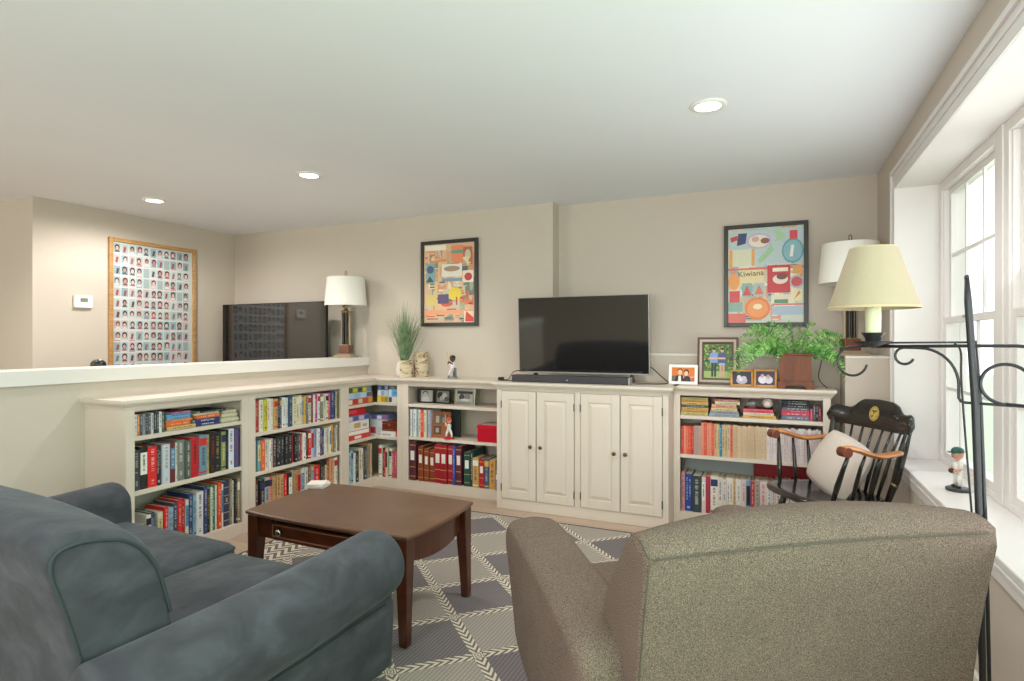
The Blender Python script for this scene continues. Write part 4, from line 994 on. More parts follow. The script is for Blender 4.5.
gb = MB(); gb.sphere(0, 0, 0.034, 0.034, 20); gb.lathe([(0.02, 0), (0.022, 0.004), (0.012, 0.008)], n=16)
tag(gb.build('glass_ball', M['crystal'], loc=(-0.135, 4.42, 0.8435), smooth=True), 'round clear glass ball on the low book stack', 'paperweight')
bc = empty('baseball_cube', (-0.035, 4.39, 0.8435), 0, 'baseball in a clear display cube on the low book stack', 'baseball display')
m_ = MB(); m_.sphere(0, 0, 0.042, 0.034, 20, c='E8E2D8'); m_.build('baseball', M['attr'], bc, smooth=True)
m_ = MB(); m_.tube([(0.034*math.sin(a)*0.9, -0.034*math.cos(a)*0.75-0.008, 0.042+0.022*math.cos(a*2)) for a in [-1.2+2.4*k/12 for k in range(13)]], 0.0012, 6, c='B83038'); m_.build('stitching', M['attr'], bc)
m_ = MB(); m_.lathe([(0.02, 0.002), (0.022, 0.012), (0.018, 0.014)], n=16, c='2A2A2E'); m_.build('stand', M['attr'], bc)
m_ = MB(); e_ = 0.042
for (a0, a1, b0, b1, c0, c1) in ((-e_, e_, -e_, -e_+0.002, 0, 0.084), (-e_, e_, e_-0.002, e_, 0, 0.084), (-e_, -e_+0.002, -e_+0.002, e_-0.002, 0, 0.084), (e_-0.002, e_, -e_+0.002, e_-0.002, 0, 0.084)): m_.box(a0, a1, b0, b1, c0, c1)
m_.build('clear_case', M['glass'], bc)
be = MB(); be.box(0.030, 0.034, 4.35, 4.46, 0.7808, 0.905); be.box(0.034, 0.062, 4.36, 4.45, 0.7808, 0.783); be.box(0.028, 0.040, 4.346, 4.35, 0.7808, 0.91)
tag(be.build('bookend', M['blackwood']), 'black metal bookend right of the baseball cube', 'bookend')
lying(RB, 0, 0.80, 0.7805, [('6A7488', .028, .17, .0), ('C84A60', .026, .17, .0), ('C8405C', .012, .17, .0), ('5A6474', .018, .165, .0), ('24262C', .018, .165, .003), ('1E2024', .018, .16, .006), ('22242A', .012, .165, .0)],
      'the black and crimson case stack', 'boxed sets at the right end of the top shelf', rl)
shelf_row(RB, 0, 0.888, 0.955, 0.7805, 0.118, [('C8505C', 1, .7, 'slimline'), ('4A4E60', 1, .9, 'slimline'), ('28282E', 1, .95, 'slimline'), ('8A3A48', 1, .85, 'slimline')], 'the top shelf beside the case stack', 'boxed sets at the right end of the top shelf', seed=54, D=0.14, kind='disc_case', noun='case')

# ------------------------------------------------------------------ television, soundbar
def television(loc, W, Hh, label, zlift=0.035, feet=True, bez=None):
    e_ = empty('television', loc, 0, label, 'television')
    m_ = MB(); m_.box(-W/2, W/2, 0.0, 0.035, zlift, zlift+Hh); m_.box(-W*0.3, W*0.3, 0.035, 0.06, zlift+0.05, zlift+Hh*0.55); m_.build('cabinet_shell', M['plastic'], e_, bevel=0.002)
    b = MB(); t = 0.006
    for (x0, x1, z0, z1) in ((-W/2-0.001, -W/2+t, 0, Hh), (W/2-t, W/2+0.001, 0, Hh), (-W/2+t, W/2-t, Hh-t, Hh), (-W/2+t, W/2-t, 0, 0.012)):
        b.box(x0, x1, -0.003, 0.02, zlift+z0, zlift+z1)
    b.build('bezel', bez or M['greyplastic'], e_, bevel=0.001)
    s_ = MB(); s_.box(-W/2+t, W/2-t, -0.001, 0.0, zlift+0.012, zlift+Hh-t); s_.build('screen', M['screen'], e_)
    if feet:
        for sg in (-1, 1):
            f = MB(); f.prism([(-0.09, 0), (-0.085, 0.006), (0.0, zlift+0.002), (0.03, zlift+0.002), (0.11, 0.006), (0.115, 0)], 'x', sg*W*0.37-0.006, sg*W*0.37+0.006); f.build('foot', M['plastic'], e_)
    return e_
tv = television((-1.387, 4.43, 0.9935), 1.075, 0.618, 'black flat television on the cream cabinet, above the soundbar', 0.062)
tv2 = television((-4.63, 4.36, 0.0), 1.40, 0.80, 'black television behind the half wall, left of the white lamp', 0.90, feet=False, bez=M['plastic'])
m_ = MB(); m_.box(-0.12, 0.12, 0.02, 0.06, 0.5601, 0.95); m_.box(-0.35, 0.35, -0.02, 0.14, 0.5501, 0.56); m_.build('stand', M['plastic'], tv2, bevel=0.002)
tv.rotation_euler = (math.radians(3.2), 0, 0)
mc = empty('media_console', (-4.63, 4.40, 0.0), 0, 'low dark wooden console under the television behind the half wall', 'console')
m_ = MB(); m_.box(-0.8, 0.8, -0.2, 0.22, 0.08, 0.53); m_.build('console_body', M['mahog'], mc, bevel=0.004)
m_ = MB(); m_.box(-0.82, 0.82, -0.22, 0.23, 0.53, 0.55); m_.build('console_top', M['mahog'], mc, bevel=0.003)
for sx in (-1, 1):
    m_ = MB(); m_.box(min(sx*0.01, sx*0.78), max(sx*0.01, sx*0.78), -0.212, -0.2, 0.11, 0.5); d_ = m_.build('door', M['mahog'], mc, bevel=0.002)
    m_ = MB(); m_.sphere(sx*0.06, -0.222, 0.3, 0.01, 10); m_.build('knob', M['brass'], d_, smooth=True)
    for sy in (-0.17, 0.19):
        m_ = MB(); m_.box(sx*0.74-0.025, sx*0.74+0.025, sy-0.025, sy+0.025, 0, 0.08); m_.build('leg', M['mahog'], mc)
sb = empty('soundbar', (-1.43, 4.20, 0.9935), 0, 'long dark grey soundbar lying in front of the television', 'soundbar')
m_ = MB(); m_.softbox(-0.465, 0.465, 0, 0.09, 0, 0.055, 0.008, 0, 4); m_.build('speaker_body', plain('soundbar_mesh', '38343A', 0.6, var=0.3, scale=300), sb, smooth=True)
m_ = MB(); m_.box(0.4655, 0.478, 0.002, 0.088, 0.002, 0.053); m_.build('end_cap', M['greyplastic'], sb, bevel=0.002)
m_ = MB(); m_.box(-0.004, 0.004, -0.001, 0.0, 0.02, 0.026); m_.build('status_light', M['white'], sb)
# cables
cb = MB()
cb.tube(chaikin([(-2.02, 4.30, 0.998), (-1.98, 4.33, 0.998), (-1.95, 4.30, 1.03), (-1.93, 4.33, 1.075), (-1.88, 4.42, 1.07), (-1.80, 4.475, 1.06)], 2, False), 0.0035, 6)
cb.tube(chaikin([(-2.10, 4.38, 0.998), (-2.05, 4.28, 0.998), (-1.99, 4.24, 0.998), (-1.90, 4.26, 0.998)], 2, False), 0.004, 6)
cb.box(-2.055, -2.02, 4.29, 4.33, 0.9936, 1.02)
tag(cb.build('power_cable', M['plastic']), 'black power cable looping at the left end of the soundbar', 'cable')
cb = MB()
cb.tube(chaikin([(-0.93, 4.49, 1.15), (-0.86, 4.52, 1.12), (-0.76, 4.5, 1.03), (-0.70, 4.44, 1.0), (-0.76, 4.36, 0.998), (-0.86, 4.34, 0.998), (-0.93, 4.30, 0.998)], 2, False), 0.004, 6)
tag(cb.build('power_cable', M['plastic']), 'black cable hanging from the television towards the white photo frame', 'cable')

# ------------------------------------------------------------------ table lamps (white drum shade)
def drum_lamp(loc, label):
    e_ = empty('table_lamp', loc, 0.25, label, 'lamp')
    m_ = MB(); m_.loft([[(sx*h, sy*h, z) for sx, sy in ((-1, -1), (1, -1), (1, 1), (-1, 1))] for h, z in ((0.098, 0), (0.098, 0.012), (0.060, 0.030), (0.056, 0.034))]); m_.build('plinth', M['tan'], e_)
    m_ = MB(); m_.box(-0.055, 0.055, -0.055, 0.055, 0.034, 0.115); m_.build('block', M['brownblock'], e_, bevel=0.003)
    for sx in (-1, 1):
        for sy in (-1, 1):
            m_ = MB(); m_.tube([(sx*0.017, sy*0.030, 0.115), (sx*0.017, sy*0.030, 0.43)], 0.0115, 12); m_.build('column', M['frameblack'], e_, autosmooth=40)
        m_ = MB(); m_.tube([(sx*0.040, 0, 0.115), (sx*0.040, 0, 0.43)], 0.0125, 12); m_.build('column', M['tan'], e_, autosmooth=40)
    m_ = MB(); m_.tube([(0, 0, 0.115), (0, 0, 0.43)], 0.020, 12); m_.build('core_tube', M['gold'], e_, autosmooth=40)
    m_ = MB(); m_.box(-0.043, 0.043, -0.043, 0.043, 0.115, 0.122); m_.lathe([(0.045, 0.43), (0.05, 0.445), (0.03, 0.455), (0.018, 0.47), (0.036, 0.495), (0.03, 0.505), (0.01, 0.515), (0.008, 0.78)], n=20); m_.build('capital', M['gold'], e_, autosmooth=40)
    m_ = MB(); n = 48
    rings = [[(r_*math.cos(2*PI*i/n), r_*math.sin(2*PI*i/n), z) for i in range(n)] for r_, z in ((0.215, 0.50), (0.190, 0.775), (0.1885, 0.775), (0.2135, 0.50), (0.215, 0.50))]
    m_.loft(rings, cap=False); sh = m_.build('lamp_shade', M['shadewhite'], e_, smooth=False, autosmooth=40)
    m_ = MB()
    for k in range(3): m_.tube([(0, 0, 0.77), (0.188*math.cos(2*PI*k/3), 0.188*math.sin(2*PI*k/3), 0.77)], 0.002, 5)
    m_.build('spider', M['gold'], e_)
    m_ = MB(); m_.tube([(0.014*math.cos(a)*0.8, 0, 0.818+0.02*math.sin(a)) for a in [PI*2*k/16 for k in range(17)]], 0.0035, 6); m_.tube([(0, 0, 0.775), (0, 0, 0.80)], 0.003, 6); m_.build('finial', M['brass'], e_)
    return e_
l1 = drum_lamp((-3.77, 4.46, 1.1605), 'white drum-shade table lamp on the end of the half wall')
l1.scale = (0.93, 0.93, 0.99)
l2 = drum_lamp((0.43+0.1, 4.45, 1.2195), 'white drum-shade table lamp in the right corner behind the cream shade')
l2.location = (0.475, 4.50, 1.2195); l2.scale = (0.9, 0.9, 0.97)

# ------------------------------------------------------------------ wall art
def collage(seed, palette, special):
    def f(R, El, Po):
        rnd = random.Random(seed)
        R(special['bg'], 0, 1, 0, 1)
        n = special.get('n', (7, 10))
        for _ in range(n[0]*n[1]):
            w_ = rnd.choice([1, 1, 1.6, 2.2, 3])/n[0]; h_ = rnd.choice([1, 1, 1.4, 2, 2.6])/n[1]
            x0 = rnd.uniform(0, 1-w_); z0 = rnd.uniform(0, 1-h_); x1, z1 = x0+w_, z0+h_
            c = rnd.choice(palette); R(c, x0, x1, z0, z1)
            k = rnd.random(); c2 = rnd.choice(palette)
            if k < 0.35: El(c2, x0+w_*.5, z0+h_*.55, w_*.32, h_*.3)
            elif k < 0.65: Po(c2, [(x0+w_*.12, z0+h_*.12), (x0+w_*.88, z0+h_*.12), (x0+w_*rnd.uniform(.5, .8), z0+h_*.6), (x0+w_*rnd.uniform(.2, .5), z0+h_*.85)])
            else:
                for q in range(3): R(rnd.choice(palette), x0+w_*.15, x0+w_*rnd.uniform(.5, .85), z0+h_*(.2+.25*q), z0+h_*(.3+.25*q))
            R(rnd.choice(['3A3430', 'F0E4CC', 'C84A38', '5A6A70']), x0+w_*.12, x0+w_*.8, z0+h_*.06, z0+h_*.13)
        special['draw'](R, El, Po)
    return f
def draw1(R, El, Po):
    R('E8A078', .0, 1, .10, .16); R('E88A60', .55, .78, .75, .97); R('6A9C8C', .55, .78, .87, .91); R('F0E4D0', .02, .45, .92, .99)
    R('E4E0D4', .36, .76, .58, .74); El('A88C70', .56, .68, .16, .035); R('7A94A8', .36, .76, .52, .56)
    Po('88A4AC', [(.04, .5), (.22, .5), (.22, .76), (.04, .76)]); El('44607C', .13, .68, .07, .05); Po('3A5A44', [(.04, .52), (.2, .52), (.12, .6)])
    R('EAE0CC', .78, .98, .5, .65); El('C83A38', .88, .57, .075, .05); El('E8CC40', .62, .36, .13, .085); El('D85A48', .46, .24, .12, .04); R('C84838', .64, .67, .22, .32)
    R('5A4A70', .28, .5, .24, .36); R('D8C070', .06, .26, .22, .36); R('E8D8B8', .80, .98, .0, .14); Po('D83830', [(.82, .01), (.98, .01), (.98, .06), (.84, .14)])
def draw2(R, El, Po):
    R('B8C8C8', .02, .98, .60, .98); R('D8D4B8', .02, .36, .6, .78); R('E8A048', .02, .06, .6, .78); R('E8A048', .32, .36, .6, .78)
    El('C0B0C8', .42, .86, .17, .085); El('E8DCC8', .42, .86, .14, .065); El('8A5A48', .5, .86, .06, .03); El('D8A0A0', .37, .88, .05, .03)
    Po('38406A', [(.12, .82), (.24, .84), (.26, .95), (.14, .95)]); Po('C83A3C', [(.04, .86), (.13, .88), (.13, .93), (.03, .91)])
    Po('A8C8A0', [(.62, .84), (.78, .88), (.72, .94), (.7, .98), (.62, .97), (.66, .9)]); Po('A0C498', [(.42, .62), (.5, .66), (.62, .76), (.58, .82), (.5, .74), (.4, .66)])
    El('5E98A8', .86, .74, .14, .13); El('88B4BC', .86, .74, .12, .11); Po('F0E8DC', [(.82, .68), (.86, .68), (.88, .8), (.84, .8)])
    R('D8444A', .82, .92, .86, .95); R('B8C8D0', .93, .99, .87, .95)
    R('D86A60', 0, 1, .56, .58); R('E4CFA0', .16, .48, .4, .56); R('C83038', .53, .83, .31, .6); El('E8D8C8', .7, .45, .1, .05); El('7A3A34', .72, .48, .07, .035); R('F0E0C8', .6, .8, .53, .57)
    R('E0C8B0', .02, .16, .22, .52); El('E89A50', .08, .44, .08, .09); R('D04048', .02, .16, .22, .34)
    R('88A8A0', .19, .33, .28, .42); Po('C84848', [(.2, .29), (.32, .29), (.26, .4)]); R('A8B8B8', .35, .49, .28, .42); Po('D86A50', [(.36, .3), (.48, .3), (.42, .4)])
    R('E4D8B8', .58, .84, .2, .29); R('5A8A6A', .62, .8, .2, .24); El('E07A3C', .40, .15, .17, .12); El('EC9450', .40, .15, .14, .095); El('F0D8B0', .4, .17, .06, .03)
    R('88A898', .0, .2, .12, .22); R('A8B8C8', .6, 1, .08, .17); R('D86A5C', .0, .24, .0, .1); R('D86A5C', .6, 1, .18, .195)
    El('B8B0B8', .91, .42, .09, .07); El('C84850', .91, .42, .07, .05); R('E0A050', .86, .98, .5, .58); R('E8D8A8', .86, .98, .22, .34); Po('C87840', [(.88, .24), (.96, .3), (.94, .33)])
pal1 = ['E0B890', 'D8A078', 'C8B89C', 'A8A890', '88907C', 'E8D0A8', 'B86A50', '5A6A70', 'D89060', 'C8C0A8', 'E07850', '6E8074']
pal2 = ['C8C4B0', 'B8C4BC', 'E0D0B0', 'D8C0A8', 'A8B8B0', 'E4DCC8', 'D89080', '98B0B4', 'C8A888']
art1 = photo_frame('framed_collage', (-2.728, 4.632, 1.452), 0, 0.0, 0.605, 0.797, 0.034, M['frameblack'], 'black framed travel collage above the grass plant', collage(4, pal1, dict(bg='DCB494', n=(9, 9), draw=draw1)), cat='wall art', depth=0.026)
art2 = photo_frame('framed_collage', (-0.055, 4.782, 1.425), 0, 0.0, 0.585, 0.783, 0.03, M['frameblack'], 'black framed collage with red and orange emblems above the fern', collage(5, pal2, dict(bg='C8CCBC', n=(8, 8), draw=draw2)), cat='wall art', depth=0.026)
ink = plain('dark_print_ink', '4A3A34', 0.6); cream_ink = plain('cream_print_ink', 'EEE2CC', 0.6); orange_ink = plain('rust_print_ink', 'B8402C', 0.6)
text_mesh('Kiwiana', 0.058, 'lettering', ink, art2, (-0.10, 0.0078, 0.405), (PI/2, -0.06, 0))
text_mesh('New Zealand', 0.030, 'lettering', cream_ink, art2, (0.095, 0.0078, 0.470))


# sheet of portrait cards on the left wall
ps = empty('framed_card_sheet', (XL+0.001, 3.729, 0.96), PI/2, 'oak framed uncut sheet of portrait cards on the left wall', 'wall art')
W_, H_ = 0.868, 1.303; fw = 0.036
f = MB()
for (x0, x1, z0, z1) in ((-W_/2, -W_/2+fw, 0, H_), (W_/2-fw, W_/2, 0, H_), (-W_/2+fw, W_/2-fw, 0, fw), (-W_/2+fw, W_/2-fw, H_-fw, H_)): f.box(x0, x1, -0.03, 0, z0, z1)
f.build('frame', M['oak'], ps, bevel=0.003)
p_ = MB(); w_, h_ = W_-2*fw, H_-2*fw; p_.box(-w_/2, w_/2, -0.01, -0.002, fw, H_-fw, 'C8CCC8')
rnd = random.Random(8); nx, nz = 11, 12; u0 = -w_/2+0.008; cw = (w_-0.045)/nx; chh = (h_-0.02)/nz
def flat(c, x0, x1, z0, z1, y):
    p_.add([(x0, y, z0), (x1, y, z0), (x1, y, z1), (x0, y, z1)], [(0, 1, 2, 3)], c)
def ell(c, x, z, rx, rz, y, n=10):
    p_.add([(x+rx*math.cos(2*PI*i/n), y, z+rz*math.sin(2*PI*i/n)) for i in range(n)], [tuple(range(n))], c)
for i in range(nx):
    for j in range(nz):
        x = u0+i*cw; z = fw+0.01+j*chh
        flat('D4D6D6', x+0.001, x+cw-0.001, z+0.001, z+chh-0.001, -0.0102)
        if rnd.random() < 0.05: flat('A0B0B0', x+0.005, x+cw-0.005, z+0.006, z+chh-0.006, -0.0104); continue
        flat(rnd.choice(['A8C0C4', 'B8C4C4', 'C8B8B8', '98B0B4', 'B4BCB8', 'C4C8C4', '8AA8AC', 'BEB2B0']), x+0.004, x+cw-0.004, z+chh*.17, z+chh-0.005, -0.0104)
        flat(rnd.choice(['C86A6C', 'D8D4D0', 'D8A0A0', 'B8C4C8', 'D4CCC8']), x+0.006, x+cw-0.006, z+0.007, z+chh*.14, -0.0104)
        cx_ = x+cw*rnd.uniform(.42, .6); cz_ = z+chh*rnd.uniform(.54, .60); s_ = rnd.uniform(.8, 1.1)
        k = rnd.random()
        if k < 0.72:
            p_.add([(cx_-cw*.38, -0.0106, z+chh*.18), (cx_+cw*.38, -0.0106, z+chh*.18), (cx_+cw*.16, -0.0106, cz_-chh*.16), (cx_-cw*.16, -0.0106, cz_-chh*.16)], [(0, 1, 2, 3)], rnd.choice(['D8D4D0', 'B0606A', '586068', 'C8CCD0', '8A8E98']))
            ell(rnd.choice(['2E2626', '3A3434', '54403C', '6A2A34', '2A3444']), cx_, cz_+chh*.06, cw*.34*s_, chh*.29*s_, -0.0108)
            ell(rnd.choice(['D8B0A4', 'C8A094', 'B88E84', 'DCC0B4']), cx_, cz_-chh*.01, cw*.22*s_, chh*.20*s_, -0.0110)
        else:
            p_.add([(cx_-cw*.2, -0.0106, z+chh*.22), (cx_+cw*.1, -0.0106, z+chh*.22), (cx_+cw*.25, -0.0106, z+chh*.7), (cx_-cw*.05, -0.0106, z+chh*.82)], [(0, 1, 2, 3)], rnd.choice(['4A444C', '7A7478', '9A5058']))
            ell('C8A89C', cx_+cw*.05, z+chh*.8, cw*.1, chh*.08, -0.0108)
p_.build('card_sheet', M['gloss'], ps)
# thermostat
th_ = empty('thermostat', (XL+0.0005, 3.083, 1.605), PI/2, 'white thermostat on the left wall beside the card sheet', 'thermostat')
m_ = MB(); m_.box(-0.074, 0.074, -0.028, 0, 0, 0.108); m_.build('housing', M['white'], th_, bevel=0.006)
m_ = MB(); m_.box(-0.03, 0.03, -0.0292, -0.028, 0.05, 0.085); m_.build('display', plain('lcd', '7A7E70', 0.3), th_)
for k in (-1, 0, 1):
    m_ = MB(); m_.box(k*0.028-0.009, k*0.028+0.009, -0.030, -0.028, 0.02, 0.03); m_.build('button', M['trim'], th_, bevel=0.001)
# newel post beyond the half wall
nw = empty('newel_post', (-4.3, 2.51, 0), 0, 'dark wooden post knob showing over the half wall below the thermostat', 'post')
m_ = MB(); m_.box(-0.045, 0.045, -0.045, 0.045, 0, 1.08); m_.lathe([(0.05, 1.08), (0.055, 1.095), (0.03, 1.105), (0.022, 1.115)], n=20); m_.build('shaft', M['blackwood'], nw, bevel=0.003)
m_ = MB(); m_.sphere(0, 0, 1.150, 0.048, 20, sz=0.85); m_.build('ball_cap', M['blackwood'], nw, smooth=True)

# ------------------------------------------------------------------ downlights
for (x, y, lb) in ((-4.737, 3.21, 'small round recessed ceiling light over the room beyond'), (-3.008, 3.168, 'round recessed ceiling light above the half wall bookcase'), (-0.297, 3.053, 'round recessed ceiling light nearest the window')):
    e_ = empty('ceiling_light', (x, y, H), 0, lb, 'ceiling light', 'recessed ceiling lights')
    m_ = MB(); m_.lathe([(0.062, -0.0005), (0.088, -0.0005), (0.09, -0.004), (0.086, -0.008), (0.068, -0.012), (0.062, -0.010)], n=32, cap=False); m_.build('trim_ring', M['white'], e_, autosmooth=40)
    m_ = MB(); m_.lathe([(0.064, -0.001), (0.064, -0.006), (0.02, -0.007)], n=32); m_.build('lens', M['lens'], e_)
    l = bpy.data.lights.new('ceiling_spot', 'SPOT'); l.energy = 78 if x < -4 else 60; l.color = (1.0, 0.97, 0.93); l.spot_size = math.radians(172 if x < -4 else 150); l.spot_blend = 0.5; l.shadow_soft_size = 0.06
    lo = bpy.data.objects.new('ceiling_spot_source', l); col.objects.link(lo); lo.parent = e_; lo.location = (0, 0, -0.03)
# added ceiling spots without fixtures, brightening the room from overhead
for (x, y, pw_) in ((-1.6, 0.9, 40), (-3.2, -0.6, 40), (-0.2, -0.6, 40), (-4.9, 0.9, 70), (-4.6, 2.2, 60)):
    l = bpy.data.lights.new('ceiling_spot', 'SPOT'); l.energy = pw_; l.color = (1.0, 0.97, 0.93); l.spot_size = math.radians(150); l.spot_blend = 0.8; l.shadow_soft_size = 0.08
    lo = bpy.data.objects.new('ceiling_spot_source', l); col.objects.link(lo); lo.location = (x, y, H-0.03)

# ------------------------------------------------------------------ coffee table
ct = empty('coffee_table', (-1.883, 2.350, 0.0095), 0, 'dark mahogany coffee table with bowed edges and a drawer, on the rug', 'table')
def bowed(hx, hy, bx, by, n=10):
    pts = []
    for k in range(n): t = -1+2*k/n; pts.append((hx*t, -hy-by*(1-t*t)))
    for k in range(n): t = -1+2*k/n; pts.append((hx+bx*(1-t*t), hy*t))
    for k in range(n): t = 1-2*k/n; pts.append((hx*t, hy+by*(1-t*t)))
    for k in range(n): t = 1-2*k/n; pts.append((-hx-bx*(1-t*t), hy*t))
    return pts
m_ = MB(); rings = []
for ins, z in ((0.010, 0.452), (0.002, 0.457), (0.0, 0.463), (0.001, 0.469), (0.006, 0.473)):
    rings.append([(x, y, z) for x, y in bowed(0.487-ins, 0.297-ins, 0.026, 0.026)])
m_.loft(rings); m_.build('table_top', M['mahogtop'], ct, autosmooth=35)
m_ = MB()
# aprons: ends bowed, long sides with a shallow arch; the near side carries the drawer
for sx in (-1, 1):
    out = [(sx*0.445, -0.25), (sx*0.445, 0.25)]
    n = 10
    zb = lambda t: 0.345-0.03*(1-t*t)
    vs = []; fs = []
    for k in range(n+1):
        t = -1+2*k/n; xo = sx*(0.440+0.028*(1-t*t))
        for x_ in (xo, xo-sx*0.018):
            vs.append((x_, 0.25*t, zb(t))); vs.append((x_, 0.25*t, 0.452))
    for k in range(n):
        a = 4*k; b2 = a+4
        fs += [(a, b2, b2+1, a+1), (a+2, a+3, b2+3, b2+2), (a, a+2, b2+2, b2), (a+1, b2+1, b2+3, a+3)]
    fs += [(0, 1, 3, 2), (4*n, 4*n+2, 4*n+3, 4*n+1)]
    m_.add(vs, fs)
n = 14; vs = []; fs = []
for k in range(n+1):
    t = -1+2*k/n; yo = 0.262+0.016*(1-t*t)
    for y_ in (yo, yo-0.018):
        vs.append((0.42*t, y_, 0.36-0.02*(1-t*t))); vs.append((0.42*t, y_, 0.452))
for k in range(n):
    a = 4*k; b2 = a+4
    fs += [(a, b2, b2+1, a+1), (a+2, a+3, b2+3, b2+2), (a, a+2, b2+2, b2), (a+1, b2+1, b2+3, a+3)]
m_.add(vs, fs)
m_.box(-0.335, 0.335, -0.242, -0.232, 0.358, 0.452); m_.box(-0.42, -0.335, -0.268, -0.25, 0.355, 0.452); m_.box(0.335, 0.42, -0.268, -0.25, 0.355, 0.452)
n = 14; vs = []; fs = []
for z0_, z1_ in ((0.345, 0.358),):
    for k in range(n+1):
        t = -1+2*k/n; yo = -0.262-0.016*(1-t*t)
        for y_ in (yo, yo+0.03):
            vs.append((0.42*t, y_, z0_)); vs.append((0.42*t, y_, z1_))
for k in range(n):
    a = 4*k; b2 = a+4
    fs += [(a, b2, b2+1, a+1), (a+2, a+3, b2+3, b2+2), (a, a+2, b2+2, b2), (a+1, b2+1, b2+3, a+3)]
m_.add(vs, fs)
m_.build('apron', M['mahog'], ct, bevel=0.002)
dr = MB(); vs = []; fs = []
for k in range(n+1):
    t = -1+2*k/n; yo = -0.262-0.016*(1-(t*0.8)**2)
    for y_ in (yo, yo+0.018):
        vs.append((0.332*t, y_, 0.359)); vs.append((0.332*t, y_, 0.420))
for k in range(n):
    a = 4*k; b2 = a+4
    fs += [(a, b2, b2+1, a+1), (a+2, a+3, b2+3, b2+2), (a, a+2, b2+2, b2), (a+1, b2+1, b2+3, a+3)]
fs += [(0, 1, 3, 2), (4*n, 4*n+2, 4*n+3, 4*n+1)]
dr.add(vs, fs)
drw = dr.build('drawer', M['mahog'], ct, bevel=0.003)
# bead frame round the drawer front, paler than the mahogany
bd_ = MB()
for z in (0.362, 0.417): bd_.tube([(0.325*t, -0.264-0.016*(1-(t*0.8)**2), z) for t in [-1+2*k/n for k in range(n+1)]], 0.0028, 6)
for sx in (-1, 1): bd_.tube([(sx*0.325, -0.2755, 0.362), (sx*0.325, -0.2755, 0.417)], 0.0028, 6)
bd_.build('drawer_bead', plain('paler_bead', '8A5A42', 0.3), drw)
for kx in (-0.27, 0.27):
    kn = MB(); yk = -0.262-0.016*(1-(kx/0.332*0.8)**2)
    rings = []
    for rr_, yy in ((0.006, 0), (0.005, -0.010), (0.014, -0.013), (0.0185, -0.019), (0.015, -0.027), (0.005, -0.029)):
        rings.append([(kx+rr_*math.cos(2*PI*i/16), yk+yy, 0.389+rr_*math.sin(2*PI*i/16)) for i in range(16)])
    kn.loft(rings); kn.build('knob', M['pewter'], drw, smooth=True)
for sx in (-1, 1):
    for sy in (-1, 1):
        lg = MB(); rings = []
        for (zz, w0, sh_) in ((0.0, 0.020, 0.011), (0.15, 0.024, 0.007), (0.30, 0.029, 0.002), (0.36, 0.031, 0.0), (0.452, 0.031, 0.0)):
            cx_, cy_ = sx*(0.447+sh_), sy*(0.260+sh_)
            rings.append([(cx_-w0, cy_-w0, zz), (cx_+w0, cy_-w0, zz), (cx_+w0, cy_+w0, zz), (cx_-w0, cy_+w0, zz)])
        lg.loft(rings); lg.build('leg', M['mahog'], ct, bevel=0.004)
# coasters
ct.scale = (0.972, 1, 1.015)
for k in range(4):
    m_ = MB(); a = 0.05
    m_.box(-a, a, -a, a, 0, 0.006, ('E4DCD4', 'D8CCC4', 'EAE2DA', 'D4C8C0')[k]); m_.box(-a*0.8, a*0.8, -a*0.8, a*0.8, 0.006, 0.0062, ('C8847C', 'C87870', 'D09088', 'E0D4CC')[k])
    o = m_.build('coaster', M['attr'], loc=(-2.36+0.003*k-(0.004 if k % 2 else 0), 2.56-0.004*k, 0.4900+0.0065*k), rotz=(0.3, 0.35, 0.22, 0.5)[k], bevel=0.001)
    tag(o, 'white square coaster, %s of the pile on the coffee table' % ('bottom one', 'second from the bottom', 'third from the bottom', 'top one')[k], 'coaster', 'coasters piled on the coffee table')

# ------------------------------------------------------------------ sofa
sofa = empty('sofa', (-2.15, 1.3, 0), 0, 'slate blue velvet loveseat with rolled arms, left foreground', 'sofa')
SX, SY = -2.15, 1.3
def sl(pts): return [(x-SX, y-SY, z) for x, y, z in pts]
# arms: rolled profile (x,z) lofted along y
def arm(cx, sg, nm='arm'):
    prof = []
    rr_ = 0.128; cz = 0.472
    prof += [(sg*0.062, 0.07), (sg*0.068, 0.20), (sg*0.075, 0.33)]
    a0, a1 = -62, 232
    if sg < 0: cz += 0.022
    for k in range(15):
        a = math.radians(a0+(150-a0)*k/14); prof.append((sg*rr_*math.cos(a), cz+rr_*math.sin(a)))
    prof += [(-sg*0.118, 0.46), (-sg*0.116, 0.38), (-sg*0.112, 0.33), (-sg*0.11, 0.20), (-sg*0.11, 0.07)]
    prof = chaikin(prof, 1)
    ym = [0.80, 0.86, 1.0, 1.15, 1.3, 1.45, 1.6, 1.70, 1.76, 1.79, 1.805, 1.812]
    rings = []
    cxm = sum(p[0] for p in prof)/len(prof); czm = 0.42
    for i, y in enumerate(ym):
        u = (y-0.86)/(1.812-0.86)
        s_ = 1.0
        if y > 1.77: s_ = {1.79: 0.985, 1.805: 0.95, 1.812: 0.90}.get(y, 1.0)
        ring = []
        for (x, z) in prof:
            zz = czm+(z-czm)*s_; xx = cxm+(x-cxm)*s_
            if zz > 0.36: zz += 0.020*math.sin(u*PI*0.9)*-0.6+0.012*u
            if zz < 0.36 and s_ < 1: zz = z
            ring.append((cx+xx-SX, y-SY, zz))
        rings.append(ring)
    a_ = MB(); a_.loft(rings); o = a_.build(nm, M['velvet'], sofa, smooth=True)
    # seam under the roll
    s2 = MB(); s2.tube([(cx+sg*0.077-SX, y-SY, 0.352) for y in (0.9, 1.3, 1.75)], 0.004, 6); s2.build('seam', M['velvetdark'], o)
    return o
arm(-1.372, 1); arm(-2.945, -1)
